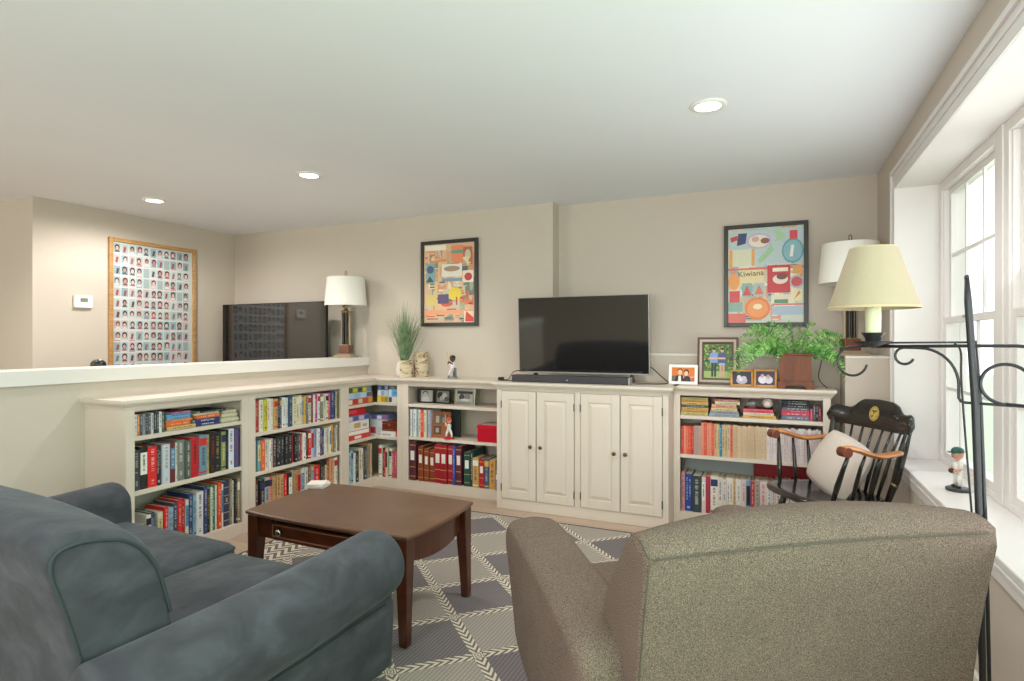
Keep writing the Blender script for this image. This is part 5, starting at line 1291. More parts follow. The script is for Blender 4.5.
# back
prof = [(1.05, .46), (1.035, .60), (1.018, .66), (.995, .736), (.952, .80), (.895, .842), (.82, .862), (.765, .862), (.735, .845), (.735, .80), (.757, .74), (.785, .64), (.81, .55), (.84, .30), (.85, .10), (1.00, .10)]
prof = [(y-SY, z) for y, z in prof]
def crown(x, y, z):
    u = (x+2.15-2.15)/0.70
    b2 = max(0.0, 1-(x/0.72)**2)**0.6
    k = max(0.0, (z-0.45)/0.4)
    return (y+0.05*b2*k*(1 if y > -0.42 else 0.3), z+0.055*b2*k)
bk = MB(); bk.pillow_extrude(chaikin(prof, 2), -0.715, 0.70, 0.03, crown)
bo = bk.build('back', M['velvet'], sofa, smooth=True)
pp = chaikin([(y, z) for y, z in prof[1:13]], 2, False)
oc = chaikin(prof, 2); ogy = sum(p[0] for p in oc)/len(oc); ogz = sum(p[1] for p in oc)/len(oc)
for xx in (0.6985,):
    s2 = MB(); s2.tube([(xx,)+crown(xx, ogy+(y-ogy)*0.93, ogz+(z-ogz)*0.93) for y, z in pp], 0.0050, 6); s2.build('piping', M['velvetdark'], bo, smooth=True)
# seat
m_ = MB(); m_.softbox(-0.70, 0.695, -0.42, 0.43, 0.09, 0.30, 0.02, 0, 6); m_.build('seat_base', M['velvet'], sofa, smooth=True)
for (x0, x1, dz) in ((-0.70, 0.055, 0.026), (0.06, 0.695, 0.004)):
    m_ = MB(); m_.softbox(x0, x1, -0.36, 0.455+0.04*(x0 < -0.1), 0.302, 0.432+dz, 0.045, 0.035, 10, sidebulge=0.006)
    cu = m_.build('seat_cushion', M['velvet'], sofa, smooth=True)
    pz = 0.402+dz; s2 = MB(); r_ = 0.03
    lp = [(x0+0.012, -0.34), (x1-0.012, -0.34), (x1-0.012, 0.432), (x0+0.012, 0.432)]; fy = 0.01+0.04*(x0 < -0.1)
    s2.tube([(x1-0.006, -0.32, pz), (x1-0.006, 0.405+fy, pz), (x1-0.016, 0.434+fy, pz), (x1-0.04, 0.444+fy, pz), (x0+0.04, 0.444+fy, pz), (x0+0.016, 0.434+fy, pz), (x0+0.006, 0.405+fy, pz), (x0+0.006, -0.32, pz)], 0.0055, 6)
    s2.build('piping', M['velvetdark'], cu, smooth=True)
for sx in (-1, 1):
    for yy in (-0.38, 0.40):
        m_ = MB(); m_.lathe([(0.018, 0.0), (0.026, 0.09)], cx=sx*0.78, cy=yy, n=14); o = m_.build('leg', M['mahog'], sofa, autosmooth=40); o.location = (0, 0, 0.0095)

for (x0, x1) in ((-0.69, 0.0), (0.005, 0.69)):
    pass

# ------------------------------------------------------------------ armchair (grey tweed, seen from behind)
AO = Vector((-0.249, 1.262, 0)); AR = math.atan2(0.581, 0.814)
ac = empty('armchair', (AO.x, AO.y, 0), AR, 'grey tweed armchair seen from behind, right foreground', 'armchair')
prof = [(0.0, .846), (.045, .874), (.10, .874), (.155, .81), (.225, .72), (.268, .655), (.285, .58), (.26, .53), (.25, .40), (.24, .18), (.105, .18), (.072, .42), (.055, .553), (.030, .70)]
def crown2(x, y, z):
    u = (x-0.4725)/0.4725
    b2 = max(0.0, 1-u*u)
    k = max(0.0, (z-0.6)/0.28)
    side = -0.0*u
    return (y+(0.045*b2*k if y > 0.08 else -0.02*b2*k), z+(0.036 if y > 0.05 else 0.020)*b2*k)
bk = MB(); bk.pillow_extrude(chaikin(prof, 1), 0.0, 0.945, 0.014, crown2, nseg=22)
abk = bk.build('back', M['tweed'], ac, smooth=True)
seam = plain('tweed_seam', '4E483E', 0.9)
s2 = MB(); s2.tube([(x, crown2(x, 0.0, .846)[0]-0.0005, crown2(x, 0.0, .846)[1]-0.004) for x in [0.014+0.900*k/24 for k in range(25)]], 0.0022, 6)
for xx in (0.007,):
    s2.tube([(xx, 0.001, 0.838), (xx, 0.030, .70), (xx, 0.056, .553), (xx, .073, .42)], 0.0022, 6)
    s2.tube([(xx, 0.003, 0.844), (xx, 0.045, 0.868), (xx, 0.10, 0.868)], 0.0022, 6)
s2.build('seam', seam, abk, smooth=True)
armp = [(0.14, .18), (0.12, .50), (0.14, .59), (.40, .612), (.75, .632), (1.0, .640), (1.085, .618), (1.105, .56), (1.045, .46), (.96, .345), (.86, .18)]
for (x0, x1, sg) in ((-0.11, 0.095, -1), (0.765, 0.925, 1)):
    m_ = MB()
    def lean_(x, y, z, x0=x0, x1=x1, sg=sg):
        # top of the arm is crowned
        u = (x-(x0+x1)/2)/((x1-x0)/2)
        return (y, z-0.022*u*u*(1 if z > 0.5 else 0))
    m_.pillow_extrude(chaikin(armp, 2), x0, x1, 0.036, lean_, nseg=6)
    m_.build('arm', M['tweed'], ac, smooth=True)
m_ = MB(); m_.softbox(0.082, 0.758, 0.27, 1.02, 0.30, 0.45, 0.05, 0.03, 8); m_.build('seat_cushion', M['tweed'], ac, smooth=True)
m_ = MB(); m_.softbox(0.0, 0.945, 0.10, 0.97, 0.155, 0.295, 0.02, 0, 6); m_.build('seat_base', M['tweed'], ac, smooth=True)
for (lx, ly, dy) in ((0.05, 0.16, -0.03), (0.90, 0.16, -0.03), (0.06, 0.86, 0.03), (0.89, 0.86, 0.03)):
    m_ = MB(); m_.tube([(lx, ly, 0.17), (lx+(0.015 if lx > 0.5 else -0.015), ly+dy, 0.0)], [0.028, 0.018], 14); o = m_.build('leg', M['legwood'], ac, smooth=False, autosmooth=50); o.location = (0, 0, 0.0095)

# ------------------------------------------------------------------ rocking chair
RO = (0.30, 3.77); RA = -math.radians(56.5)
RCZ = 1.045
rc = empty('rocking_chair', (RO[0], RO[1], 0), RA, 'black rocking chair with honey wood arms and a gold crest emblem', 'rocking chair')
# local: -y front, x lateral (right arm +x nearest the camera)
sp_y = lambda x, base, k: base-k*(x/0.3)**2
# crest rail, concave towards the sitter
top = [(-.315, .815), (-.318, .85), (-.305, .884), (-.27, .892), (-.19, .885), (-.155, .895), (-.125, .925), (-.10, .938), (0, .942), (.10, .938), (.19, .932), (.215, .925), (.235, .90), (.25, .888), (.28, .888), (.305, .872), (.318, .84), (.312, .80)]
bot = [(-.30, .79), (-.22, .782), (-.1, .776), (0, .774), (.1, .776), (.22, .774), (.30, .772)]
cr_ = MB(); n = 34; ft = []; 
def interp(pl, x):
    for a, b2 in zip(pl, pl[1:]):
        if a[0] <= x <= b2[0]: return a[1]+(b2[1]-a[1])*(x-a[0])/max(1e-6, b2[0]-a[0])
    return pl[0][1] if x < pl[0][0] else pl[-1][1]
topx = [(-.316, .835), (-.308, .872), (-.28, .884), (-.19, .876), (-.16, .882), (-.125, .915), (-.10, .930), (0, .936), (.12, .930), (.165, .915), (.195, .888), (.22, .876), (.28, .884), (.308, .872), (.316, .835)]
botx = [(-.316, .815), (-.305, .788), (-.25, .780), (-.1, .776), (.1, .776), (.25, .780), (.305, .788), (.316, .815)]
rings = []
for k in range(n+1):
    x = -.316+.632*k/n; zt_, zb_ = interp(topx, x), interp(botx, x); yb_ = 0.278-0.05*(x/0.3)**2
    th = 0.013; ring = []
    tilt = lambda z: (z-0.78)*0.22
    for (yy, zz) in ((-th*.6, zb_), (-th, zb_+0.006), (-th, zt_-0.008), (-th*.4, zt_), (th*.4, zt_), (th, zt_-0.008), (th, zb_+0.006), (th*.6, zb_)):
        ring.append((x, yb_+yy+tilt(zz), zz))
    rings.append(ring)
cr_.loft(rings); crest = cr_.build('crest_rail', M['blackwood'], rc, autosmooth=50)
em = MB(); lay = []
def oval(rx, rz, off, c, x0=0.0, z0=0.858, n_=24):
    vs = []
    for i in range(n_):
        x = x0+rx*math.cos(2*PI*i/n_); z = z0+rz*math.sin(2*PI*i/n_)
        vs.append((x, 0.278-0.05*(x/0.3)**2-0.013+(z-0.78)*0.22-off, z))
    em.add(vs, [tuple(range(n_))], c)
oval(.036, .040, .0008, 'C8AA5A'); oval(.031, .035, .0010, '3A3424'); oval(.028, .032, .0012, 'C2A456')
oval(.008, .006, .0014, '2E2A1E', -0.008, 0.872); oval(.008, .006, .0014, '2E2A1E', 0.009, 0.872)
oval(.007, .010, .0014, '2E2A1E', 0.0, 0.858); oval(.012, .006, .0014, '2E2A1E', -0.008, 0.843); oval(.009, .005, .0014, '2E2A1E', 0.012, 0.845)
em.build('emblem', attr_mat('gilt_emblem', 0.35), crest)
# posts, spindles
def seat_z(y): return 0.445-0.05*(y+0.24)*0.6
for sx in (-1, 1):
    m_ = MB(); m_.tube([(sx*0.225, 0.165, 0.43), (sx*0.245, 0.20, 0.55), (sx*0.268, 0.220, 0.70), (sx*0.278, 0.240, 0.79), (sx*0.282, 0.250, 0.83)], [0.016, 0.021, 0.023, 0.018, 0.014], 12); m_.build('back_post', M['blackwood'], rc, smooth=True)
    m_ = MB(); m_.tube([(sx*(0.2395), 0.188, 0.515), (sx*0.2415, 0.193, 0.525)], 0.0215, 14); m_.build('post_ring', M['gold'], rc, smooth=True)
for k in range(7):
    u = -1+2*k/6; 
    x0, x1 = u*0.165, u*0.222
    yb0 = 0.17-0.02*u*u; yt = 0.278-0.05*(x1/0.3)**2
    m_ = MB(); m_.tube([(x0, yb0, 0.42), (x0+(x1-x0)*.3, yb0+(yt-yb0)*.25, 0.53), (x0+(x1-x0)*.6, yb0+(yt-yb0)*.58, 0.66), (x1, yt, 0.785)], [0.008, 0.0105, 0.0085, 0.006], 8); m_.build('spindle', M['blackwood'], rc, smooth=True)
# arms
for sx in (-1, 1):
    path = [(sx*0.280, 0.195, 0.692), (sx*0.290, 0.12, 0.686), (sx*0.297, 0.05, 0.682), (sx*0.301, -0.03, 0.700), (sx*0.302, -0.09, 0.722), (sx*0.302, -0.135, 0.730), (sx*0.302, -0.165, 0.724)]
    path = chaikin(path, 2, False); rings = []
    for i, p_ in enumerate(path):
        u = i/(len(path)-1); wdt = 0.020+0.016*math.sin(PI*min(1, u*1.1))+0.004*u; th = 0.013+0.003*u
        rings.append([(p_[0]+wdt*math.cos(a), p_[1], p_[2]+th*math.sin(a)) for a in [2*PI*k/12 for k in range(12)]])
    m_ = MB(); m_.loft(rings); m_.tube([(sx*0.302-0.029, -0.156, 0.713), (sx*0.302+0.029, -0.156, 0.713)], 0.025, 18)
    ao = m_.build('arm', M['armwood'], rc, autosmooth=45)
    m_ = MB(); m_.tube([(sx*0.302-0.0305, -0.156, 0.713), (sx*0.302-0.0288, -0.156, 0.713)], 0.0245, 18); m_.tube([(sx*0.302+0.0288, -0.156, 0.713), (sx*0.302+0.0305, -0.156, 0.713)], 0.0245, 18)
    m_.tube([(sx*0.302-0.026, -0.160, 0.7125), (sx*0.302+0.026, -0.160, 0.7125)], 0.0245, 18); m_.build('arm_knuckle', wood('knuckle_wood', '5A2A1C', '7A4030', 0.3), ao, autosmooth=45)
    for (ys, yt, xs, xt, zt_) in ((-0.165, -0.125, 0.225, 0.296, 0.700), (-0.055, -0.03, 0.232, 0.294, 0.685), (0.045, 0.065, 0.232, 0.288, 0.675)):
        rads = [0.010, 0.0155, 0.012, 0.009] if ys < -0.1 else [0.008, 0.012, 0.010, 0.007]
        m_ = MB(); m_.tube([(sx*xs, ys, 0.44), (sx*(xs+(xt-xs)*.3), ys+(yt-ys)*.3, 0.53), (sx*(xs+(xt-xs)*.65), ys+(yt-ys)*.65, 0.62), (sx*xt, yt, zt_)], rads, 10); m_.build('arm_spindle', M['blackwood'], rc, smooth=True)
# seat: saddled plank with rolled front
m_ = MB(); rings = []
out = []
N_ = 40
for k in range(N_):
    a = 2*PI*k/N_; ca, sa = math.cos(a), math.sin(a)
    ex = abs(ca)**0.55*(1 if ca > 0 else -1); ey = abs(sa)**0.55*(1 if sa > 0 else -1)
    wx = 0.275-0.02*(ey > 0)*ey; out.append((ex*wx, -0.045+ey*0.25))
for s_, z_ in ((0.90, 0.408), (0.985, 0.418), (1.0, 0.432), (0.985, 0.446), (0.94, 0.450)):
    rings.append([(x*s_, -0.035+(y+0.035)*s_, z_-0.035*(y+0.24)*0.5) for x, y in out])
for s_, z_ in ((0.8, 0.446), (0.5, 0.436), (0.2, 0.433)):
    rings.append([(x*s_, -0.035+(y+0.035)*s_, z_-0.035*((y+0.035)*s_+0.205)*0.5) for x, y in out])
m_.loft(rings); m_.build('seat', M['blackwood'], rc, smooth=True)
def rock_z(y): return 0.0+0.30*(y*y)+0.0
for sx in (-1, 1):
    m_ = MB(); pts = [(sx*0.235, y_, 0.032+0.14*(y_-0.02)**2) for y_ in [-0.37+0.84*k/16 for k in range(17)]]
    m_.tube(pts, 0.0165, 10); m_.build('rocker', M['blackwood'], rc, smooth=True)
    for (yt, yb2) in ((-0.15, -0.22), (0.10, 0.19)):
        m_ = MB(); zb_ = 0.035+0.14*(yb2-0.02)**2
        m_.tube([(sx*0.185, yt, 0.425), (sx*0.20, yt+(yb2-yt)*.3, 0.32), (sx*0.213, yt+(yb2-yt)*.55, 0.22), (sx*0.225, yt+(yb2-yt)*.8, 0.12), (sx*0.235, yb2, zb_)], [0.014, 0.021, 0.016, 0.019, 0.012], 12); m_.build('leg', M['blackwood'], rc, smooth=True)
    m_ = MB(); m_.tube([(sx*0.212, -0.185, 0.22), (sx*0.212, 0.15, 0.22)], 0.009, 8); m_.build('stretcher', M['blackwood'], rc, smooth=True)
m_ = MB(); m_.tube([(-0.215, -0.20, 0.18), (0.215, -0.20, 0.18)], [0.009, 0.009], 8); m_.build('stretcher', M['blackwood'], rc, smooth=True)
rc.scale = (1, 1, RCZ)
# pillow leaning against the spindles
def pillow_mesh(W, Hh, T, n=18):
    m_ = MB(); vs = []; fs = []
    for sgn in (-1, 1):
        o0 = len(vs)
        for i in range(n+1):
            for j in range(n+1):
                u, v = -1+2*i/n, -1+2*j/n
                e = (max(0, 1-u**2)*max(0, 1-v**2))**0.42
                pin = math.sqrt(1-0.17*v*v)
                pin2 = math.sqrt(1-0.17*u*u)
                vs.append((W/2*u*pin, sgn*T/2*e, Hh/2*v*pin2))
        for i in range(n):
            for j in range(n):
                a = o0+i*(n+1)+j; q_ = (a, a+1, a+n+2, a+n+1); fs.append(q_ if sgn > 0 else q_[::-1])
    m_.add(vs, fs); return m_
pl = pillow_mesh(0.39, 0.35, 0.16)
po = pl.build('pillow', M['pillow'], smooth=True)
Rm = Matrix.Translation((RO[0], RO[1], 0)) @ Matrix.Rotation(RA, 4, 'Z') @ Matrix.Translation((-0.01, 0.055, 0.605)) @ Matrix.Rotation(math.radians(-24), 4, 'X') @ Matrix.Rotation(math.radians(14), 4, 'Y')
po.matrix_world = Rm
tag(po, 'off-white nubby pillow propped on the black rocking chair', 'pillow')

# ------------------------------------------------------------------ wrought iron floor lamp
PX, PY = 0.53, 2.02
fl = empty('floor_lamp', (PX, PY, 0), 0, 'black wrought iron floor lamp with scrolled swing arm and cream shade', 'floor lamp')
m_ = MB(); m_.tube([(0.01, 0, 0.03), (0.0, 0, 0.7), (-0.012, 0, 1.15), (-0.028, 0, 1.43), (-0.031, 0, 1.495)], [0.0085, 0.0085, 0.010, 0.0095, 0.0060], 10); m_.tube([(-0.031, 0, 1.495), (-0.0315, 0, 1.505)], [0.0065, 0.005], 8); m_.build('pole', M['iron'], fl, smooth=True)
m_ = MB(); m_.tube([(0.022, 0.004, 0.30), (0.014, 0.004, 0.75), (0.002, 0.004, 1.13), (-0.012, 0.004, 1.32)], 0.0050, 8); m_.build('brace_rod', M['iron'], fl, smooth=True)
for k in range(3):
    a = 2*PI*k/3+0.4
    m_ = MB(); m_.tube(chaikin([(0.01, 0, 0.20), (0.01+0.04*math.cos(a), 0.04*math.sin(a), 0.19), (0.01+0.085*math.cos(a), 0.085*math.sin(a), 0.10), (0.01+0.13*math.cos(a), 0.13*math.sin(a), 0.012), (0.01+0.145*math.cos(a), 0.145*math.sin(a), 0.018)], 2, False), 0.008, 8); m_.build('foot', M['iron'], fl, smooth=True)
# arm frame: direction D from pole towards the shade
SHX, SHY = 0.290, 2.150
D = Vector((SHX-PX, SHY-PY, 0)); LA = D.length; Du = D.normalized()
def ap_(s_, z): return (Du.x*s_, Du.y*s_, z)   # s along the arm from the pole
top_z = 1.305
m_ = MB()
m_.tube([ap_(-0.16, top_z-0.012), ap_(-0.12, top_z-0.004), ap_(-0.08, top_z), ap_(0.0, top_z), ap_(LA, top_z-0.004)], 0.0048, 8)
m_.tube([ap_(0.02, top_z+0.010), ap_(LA-0.05, top_z+0.008), ap_(LA-0.02, top_z-0.002)], 0.003, 8)
m_.build('arm', M['iron'], fl, smooth=True)
def scroll(cs, cz, r0, a0, a1, n=22, r1=None):
    return [ap_(cs+(r0+(r1-r0)*k/n if r1 else r0)*math.cos(a0+(a1-a0)*k/n), cz+(r0+(r1-r0)*k/n if r1 else r0)*math.sin(a0+(a1-a0)*k/n)) for k in range(n+1)]
# scroll curling under beyond the candle
m_ = MB(); m_.tube([ap_(LA-0.02, top_z-0.003), ap_(LA+0.02, top_z-0.003)]+scroll(LA+0.062, top_z-0.051, 0.047, PI*0.60, -PI*0.0-PI*0.15, 8)[:0]+[ap_(LA+0.062+0.045*math.cos(a_), top_z-0.052+0.047*math.sin(a_)) for a_ in [PI*0.52-PI*1.45*k/24 for k in range(25)]], 0.0040, 8)
m_.build('scroll', M['iron'], fl, smooth=True)
low_z = 1.143
m_ = MB(); m_.tube([ap_(0.186+0.026*math.cos(a_), top_z-0.030+0.026*math.sin(a_)) for a_ in [-PI*0.55+PI*0.0-PI*0.0+PI*1.05*k/20+PI*0.0 for k in range(21)]][::-1][:0]+[ap_(0.160+0.0, top_z-0.040)][:0]+[ap_(0.186-0.026*math.cos(a_), top_z-0.032+0.026*math.sin(a_)) for a_ in [-PI*0.12-PI*0.6+PI*1.2*0+PI*(1.25*k/20) for k in range(21)]][:0]+
    [ap_(0.186-0.025*math.sin(a_), top_z-0.032+0.025*math.cos(a_)) for a_ in [PI*0.62+PI*1.38*k/20 for k in range(21)]]+[ap_(0.16, top_z-0.007), ap_(0.145, top_z-0.008)]+
    [ap_(0.055+0.09*math.cos(a_), top_z-0.098+0.09*math.sin(a_)) for a_ in []]+
    [ap_(0.050+0.095*(1-math.sin(a_)), top_z-0.008-0.105*(1-math.cos(a_))) for a_ in [PI/2*k/10 for k in range(1, 11)]]+
    [ap_(0.050, low_z+0.012), ap_(0.045, low_z+0.003), ap_(0.035, low_z), ap_(0.0, low_z), ap_(-0.16, low_z), ap_(-0.2, low_z+0.004)], 0.0040, 8)
m_.build('scroll_bracket', M['iron'], fl, smooth=True)
m_ = MB(); m_.tube([ap_(-0.056+0.056*math.cos(a_), low_z+0.057+0.055*math.sin(a_)) for a_ in [-PI*0.5+PI*0.0+PI*1.55*k/26 for k in range(27)]], 0.0046, 8)
m_.tube([ap_(-0.056, low_z+0.003), ap_(-0.12, low_z+0.001), ap_(-0.2, low_z+0.02)], 0.0046, 8)
m_.build('scroll_ring', M['iron'], fl, smooth=True)
# candle cup, sleeve, switch, shade
m_ = MB(); sx_, sy_ = SHX-PX, SHY-PY
m_.lathe([(0.004, 1.296), (0.012, 1.300), (0.05, 1.312), (0.054, 1.318), (0.045, 1.317), (0.02, 1.316), (0.024, 1.330), (0.034, 1.345), (0.030, 1.344), (0.012, 1.332)], sx_, sy_, 28); m_.build('bobeche', M['iron'], fl, autosmooth=50)
m_ = MB(); m_.lathe([(0.021, 1.322), (0.0225, 1.40), (0.0215, 1.440), (0.012, 1.443)], sx_, sy_, 20); sl_ = m_.build('candle_sleeve', M['candle'], fl, autosmooth=50)
m_ = MB(); vv = Vector((-SHX, -SHY, 0)).normalized(); m_.tube([(sx_+vv.x*0.020, sy_+vv.y*0.020, 1.43), (sx_+vv.x*0.030, sy_+vv.y*0.030, 1.43)], 0.0055, 10); m_.build('switch', M['plastic'], sl_)
m_ = MB(); n = 48
rings = [[(sx_+r_*math.cos(2*PI*i/n), sy_+r_*math.sin(2*PI*i/n), z) for i in range(n)] for r_, z in ((0.128, 1.421), (0.066, 1.614), (0.0645, 1.614), (0.1265, 1.421), (0.128, 1.421))]
m_.loft(rings, cap=False); m_.build('lamp_shade', M['shadecream'], fl, autosmooth=40)
m_ = MB(); m_.lathe([(0.1285, 1.421), (0.1295, 1.423), (0.1265, 1.428)], sx_, sy_, 48, cap=False); m_.lathe([(0.0665, 1.610), (0.0672, 1.614), (0.065, 1.615)], sx_, sy_, 48, cap=False)
for k in range(3): m_.tube([(sx_, sy_, 1.59), (sx_+0.065*math.cos(2*PI*k/3), sy_+0.065*math.sin(2*PI*k/3), 1.613)], 0.0015, 5)
m_.tube([(sx_, sy_, 1.43), (sx_, sy_, 1.595)], 0.006, 8)
m_.build('shade_trim', plain('shade_trim', 'C8B088', 0.6), fl, smooth=True)
m_ = MB(); m_.tube(chaikin([ap_(0.06, top_z+0.006), ap_(0.043, top_z-0.01), ap_(0.045, 1.22), ap_(0.038, 1.10), ap_(0.028, 0.95), ap_(0.016, 0.78), ap_(0.008, 0.6), ap_(0.0, 0.35), (0.07, -0.03, 0.2), (0.09, -0.2, 0.015), (0.08, -0.5, 0.012)], 2, False), 0.0028, 6); m_.build('cord', M['plastic'], fl, smooth=True)

# ------------------------------------------------------------------ things on the bookcase tops and the sill
# fern
fp = empty('potted_fern', (0.138, 4.44, 0.9935), 0, 'bushy green fern in a square cherry wood planter', 'plant')
m_ = MB()
m_.loft([[(sx*h, sy*h*0.8, z) for sx, sy in ((-1, -1), (1, -1), (1, 1), (-1, 1))] for h, z in ((0.097, 0.05), (0.097, 0.225), (0.104, 0.228), (0.104, 0.238), (0.09, 0.238), (0.088, 0.21))]); m_.build('planter', M['redwood'], fp)
m_ = MB(); 
for sy in (-1, 1): m_.prism([(-0.11, 0), (-0.068, 0), (-0.055, 0.018), (-0.03, 0.024), (0.03, 0.024), (0.055, 0.018), (0.068, 0), (0.11, 0), (0.11, 0.045), (0.102, 0.052), (-0.102, 0.052), (-0.11, 0.045)], 'y', sy*0.088-0.006, sy*0.088+0.006)
for sx in (-1, 1): m_.prism([(-0.082, 0), (-0.05, 0), (-0.03, 0.02), (0.03, 0.02), (0.05, 0), (0.082, 0), (0.082, 0.05), (-0.082, 0.05)], 'x', sx*0.102-0.007, sx*0.102+0.007)
m_.build('plinth', M['redwood'], fp, bevel=0.002)
m_ = MB(); m_.box(-0.087, 0.087, -0.068, 0.068, 0.2, 0.215); m_.build('soil', M['soil'], fp)
rnd = random.Random(21)
def frond(az, ln, rise, droop, seed):
    ln *= 1.18
    rn = random.Random(seed); m_ = MB(); pts = []
    n_ = 22
    for k in range(n_+1):
        t = k/n_; r_ = ln*(t**0.9)*0.95; z = 0.215+rise*math.sin(min(1, t*1.25)*PI/2)-droop*max(0, t-0.35)**2*2.2
        az2 = az+0.15*math.sin(t*2)
        pts.append(Vector((0.02*math.cos(az)+r_*math.cos(az2), max(-9, 0.02*math.sin(az)+r_*math.sin(az2)), z)))
    wallmax = 4.635-4.44
    m_.tube(pts, [0.0022*(1-0.7*k/n_) for k in range(n_+1)], 5, '5A8A3C')
    nl = int(ln/0.0125); tw = rn.uniform(0.55, 1.15)*(1 if math.cos(az) > 0 else -1)
    for k in range(2, nl):
        t = k/nl; i = min(n_-1, int(t*n_)); p_ = pts[i].lerp(pts[i+1], t*n_-i); tg = (pts[i+1]-pts[i]).normalized()
        side = Matrix.Rotation(tw, 3, tg) @ tg.cross(Vector((0, 0, 1))).normalized()
        lf = 0.046*ln/0.3*math.sin(PI*(0.12+0.86*t))**0.7*rn.uniform(.85, 1.1)+0.004
        for sg in (-1, 1):
            d_ = (side*sg*0.93+tg*0.30+Vector((0, 0, -0.12+rn.uniform(-.1, .1)))).normalized()
            b1 = p_; e_ = p_+d_*lf; w_ = tg*0.0042
            up = Vector((0, 0, 0.0015))
            m_.add([b1-w_*0.7, b1+w_*0.7, b1+d_*lf*0.5+w_+up, e_+w_*0.1, b1+d_*lf*0.5-w_+up], [(0, 1, 2, 3, 4)], rn.choice(['4C8A38', '6AA84C', '86BE60', '3A7030', '9ACC74', '5C9A46']))
    # keep everything in front of the wall behind
    m_.v = [(v[0], min(v[1], 0.335 if v[2]+0.9935 > 1.225 else 0.20), v[2]) for v in m_.v]
    m_.build('frond', M['frond'], fp)
fr_list = [(PI*1.0, .34, .12, .14), (PI*.97, .30, .18, .05), (PI*1.06, .33, .08, .22), (PI*1.12, .30, .10, .18), (PI*.90, .27, .21, .03), (PI*1.2, .26, .13, .14), (PI*1.32, .22, .10, .15), (PI*1.02, .25, .22, .02),
           (PI*0.0, .32, .12, .10), (PI*.05, .30, .16, .05), (-PI*.06, .33, .06, .30), (-PI*.12, .34, .03, .42), (-PI*.2, .27, .08, .2), (PI*.12, .26, .19, .05), (-PI*.3, .22, .1, .14), (-PI*.4, .19, .12, .10),
           (PI*.5, .20, .20, .02), (PI*.4, .22, .21, .02), (PI*.62, .22, .22, .02), (PI*.3, .22, .18, .04), (PI*.75, .24, .2, .04), (-PI*.5, .17, .14, .08), (PI*1.42, .2, .15, .1), (PI*.55, .14, .24, .0), (PI*1.6, .16, .19, .05), (PI*.85, .16, .24, .0), (PI*.2, .15, .23, .0), (PI*.98, .37, .10, .26)]
for i, (az, ln, ri, dr_) in enumerate(fr_list): frond(az, ln, ri, dr_, i)
cb = MB(); cb.tube(chaikin([(0.315, 4.62, 1.19), (0.30, 4.60, 1.12), (0.285, 4.56, 1.07), (0.30, 4.52, 1.03), (0.335, 4.46, 0.998)], 2, False), 0.003, 6)
tag(cb.build('lamp_cord', M['plastic']), 'dark lamp cord hanging behind the fern planter', 'cord')

# grass plant in a white pot with bark, birch vase behind
gp = empty('grass_plant', (-3.065, 4.42, 0.9875), 0, 'spiky green grass plant in a white and birch bark pot', 'plant')
m_ = MB(); m_.lathe([(0.060, 0.0), (0.072, 0.02), (0.076, 0.07), (0.068, 0.12), (0.055, 0.145), (0.048, 0.145), (0.05, 0.12)], n=28); m_.build('pot', M['shell'], gp, smooth=True)
m_ = MB(); n = 14
rings = [[((0.078+0.002*math.sin(i*3+z*40))*math.cos(a), (0.078+0.002*math.cos(i*5))*math.sin(a), z) for i, a in enumerate([-PI*0.48+PI*1.0*k/n for k in range(n+1)])] + [(0.074*math.cos(a), 0.074*math.sin(a), z) for a in [PI*0.52-PI*1.0*k/n for k in range(n+1)]] for z in (0.0, 0.05, 0.10, 0.152)]
m_.loft(rings); m_.build('bark_wrap', M['birch'], gp)
m_ = MB(); rnd = random.Random(4)
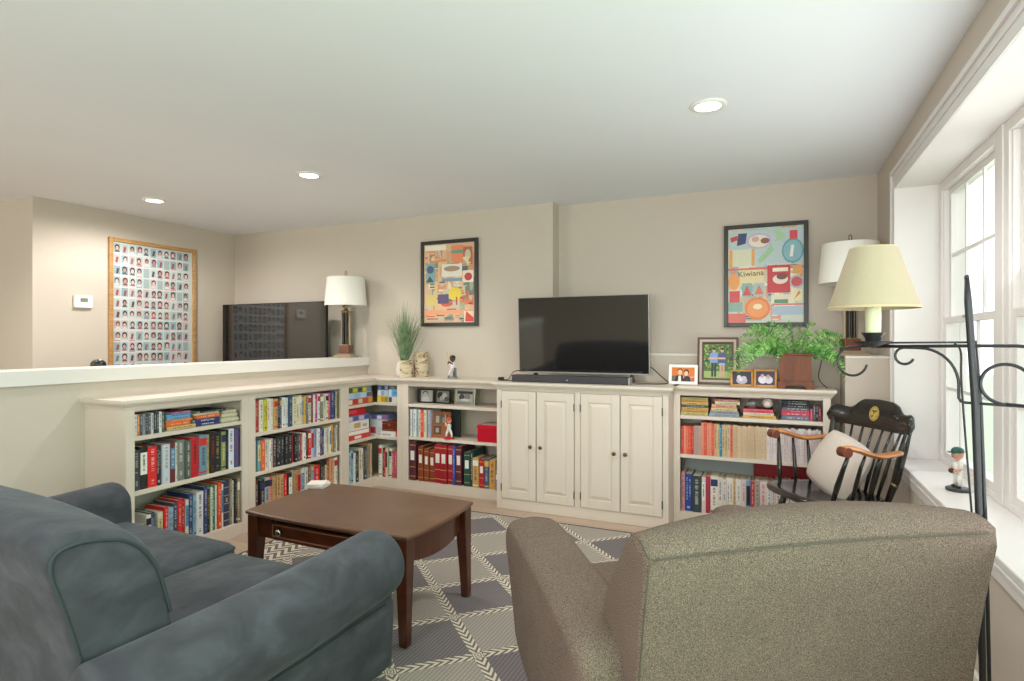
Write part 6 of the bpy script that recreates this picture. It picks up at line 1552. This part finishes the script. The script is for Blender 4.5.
for k in range(240):
    a = rnd.uniform(0, 2*PI); sp0 = rnd.uniform(0, 0.03); ln = rnd.uniform(0.34, 0.60); out_ = rnd.uniform(0.02, 0.24)*(1.0 if rnd.random() < .75 else 1.2); cv = rnd.uniform(0.6, 2.2)
    pts = []
    for j in range(7):
        t = j/6; rad = sp0+out_*t**cv*1.0; pts.append(Vector((rad*math.cos(a), min(rad*math.sin(a), 0.20), 0.13+ln*t*(1-0.18*(out_/0.17)*t))))
    wv = Vector((-math.sin(a), math.cos(a), 0))*rnd.uniform(0.0022, 0.0036)
    if abs(math.sin(a)) < .5 : wv = wv+Vector((0.0012, 0, 0))
    vs = []; fs = []
    for j, p_ in enumerate(pts): s_ = (1-(j/6)**2)+0.06; vs += [p_-wv*s_, p_+wv*s_]
    for j in range(6): fs.append((2*j, 2*j+1, 2*j+3, 2*j+2))
    m_.add(vs, fs)
m_.build('blades', M['grassblade'], gp)
bv = empty('birch_vase', (-2.965, 4.545, 0.9875), 0, 'round birch bark vase right of the grass plant', 'vase')
m_ = MB(); m_.lathe([(0.062, 0.0), (0.066, 0.01), (0.067, 0.10), (0.064, 0.215), (0.066, 0.228), (0.056, 0.228), (0.054, 0.06)], n=28); m_.build('vase_body', M['birch'], bv, autosmooth=50)
m_ = MB(); m_.tube([(0.02, -0.068, 0.02), (-0.01, -0.072, 0.06), (-0.045, -0.062, 0.11)], 0.004, 6, '6A3A28'); m_.build('twig', M['attr'], bv)

fg = figurine((-2.560, 4.42, 0.9877), 0.4, 1.50, ('2A2624', '5A4034', 'E4E0DC', 'DCD8D4', '3A3A3A', '8A8C90'), 'bat', 'white-uniformed ballplayer statuette on the bookcase top')
m_ = MB(); m_.prism([(0.0, 0.0), (0.055, 0.0), (0.055, 0.06), (0.035, 0.095), (0.0, 0.095)], 'x', -0.006, 0.006)
tag(m_.build('plaque', plain('grey_metal_plaque', '6E7074', 0.35, 0.6), loc=(-2.515, 4.40, 0.9876), rotz=0.9), 'small grey metal plaque beside the ballplayer statuette', 'plaque')
figurine((0.776, 3.28, 0.6285), -1.25, 1.48, ('2E5A50', 'D8A088', 'E4E0D8', 'E8E4DE', '2A2A2C', '3A3C40'), 'stand', 'green-capped baseball bobblehead on the white window sill')
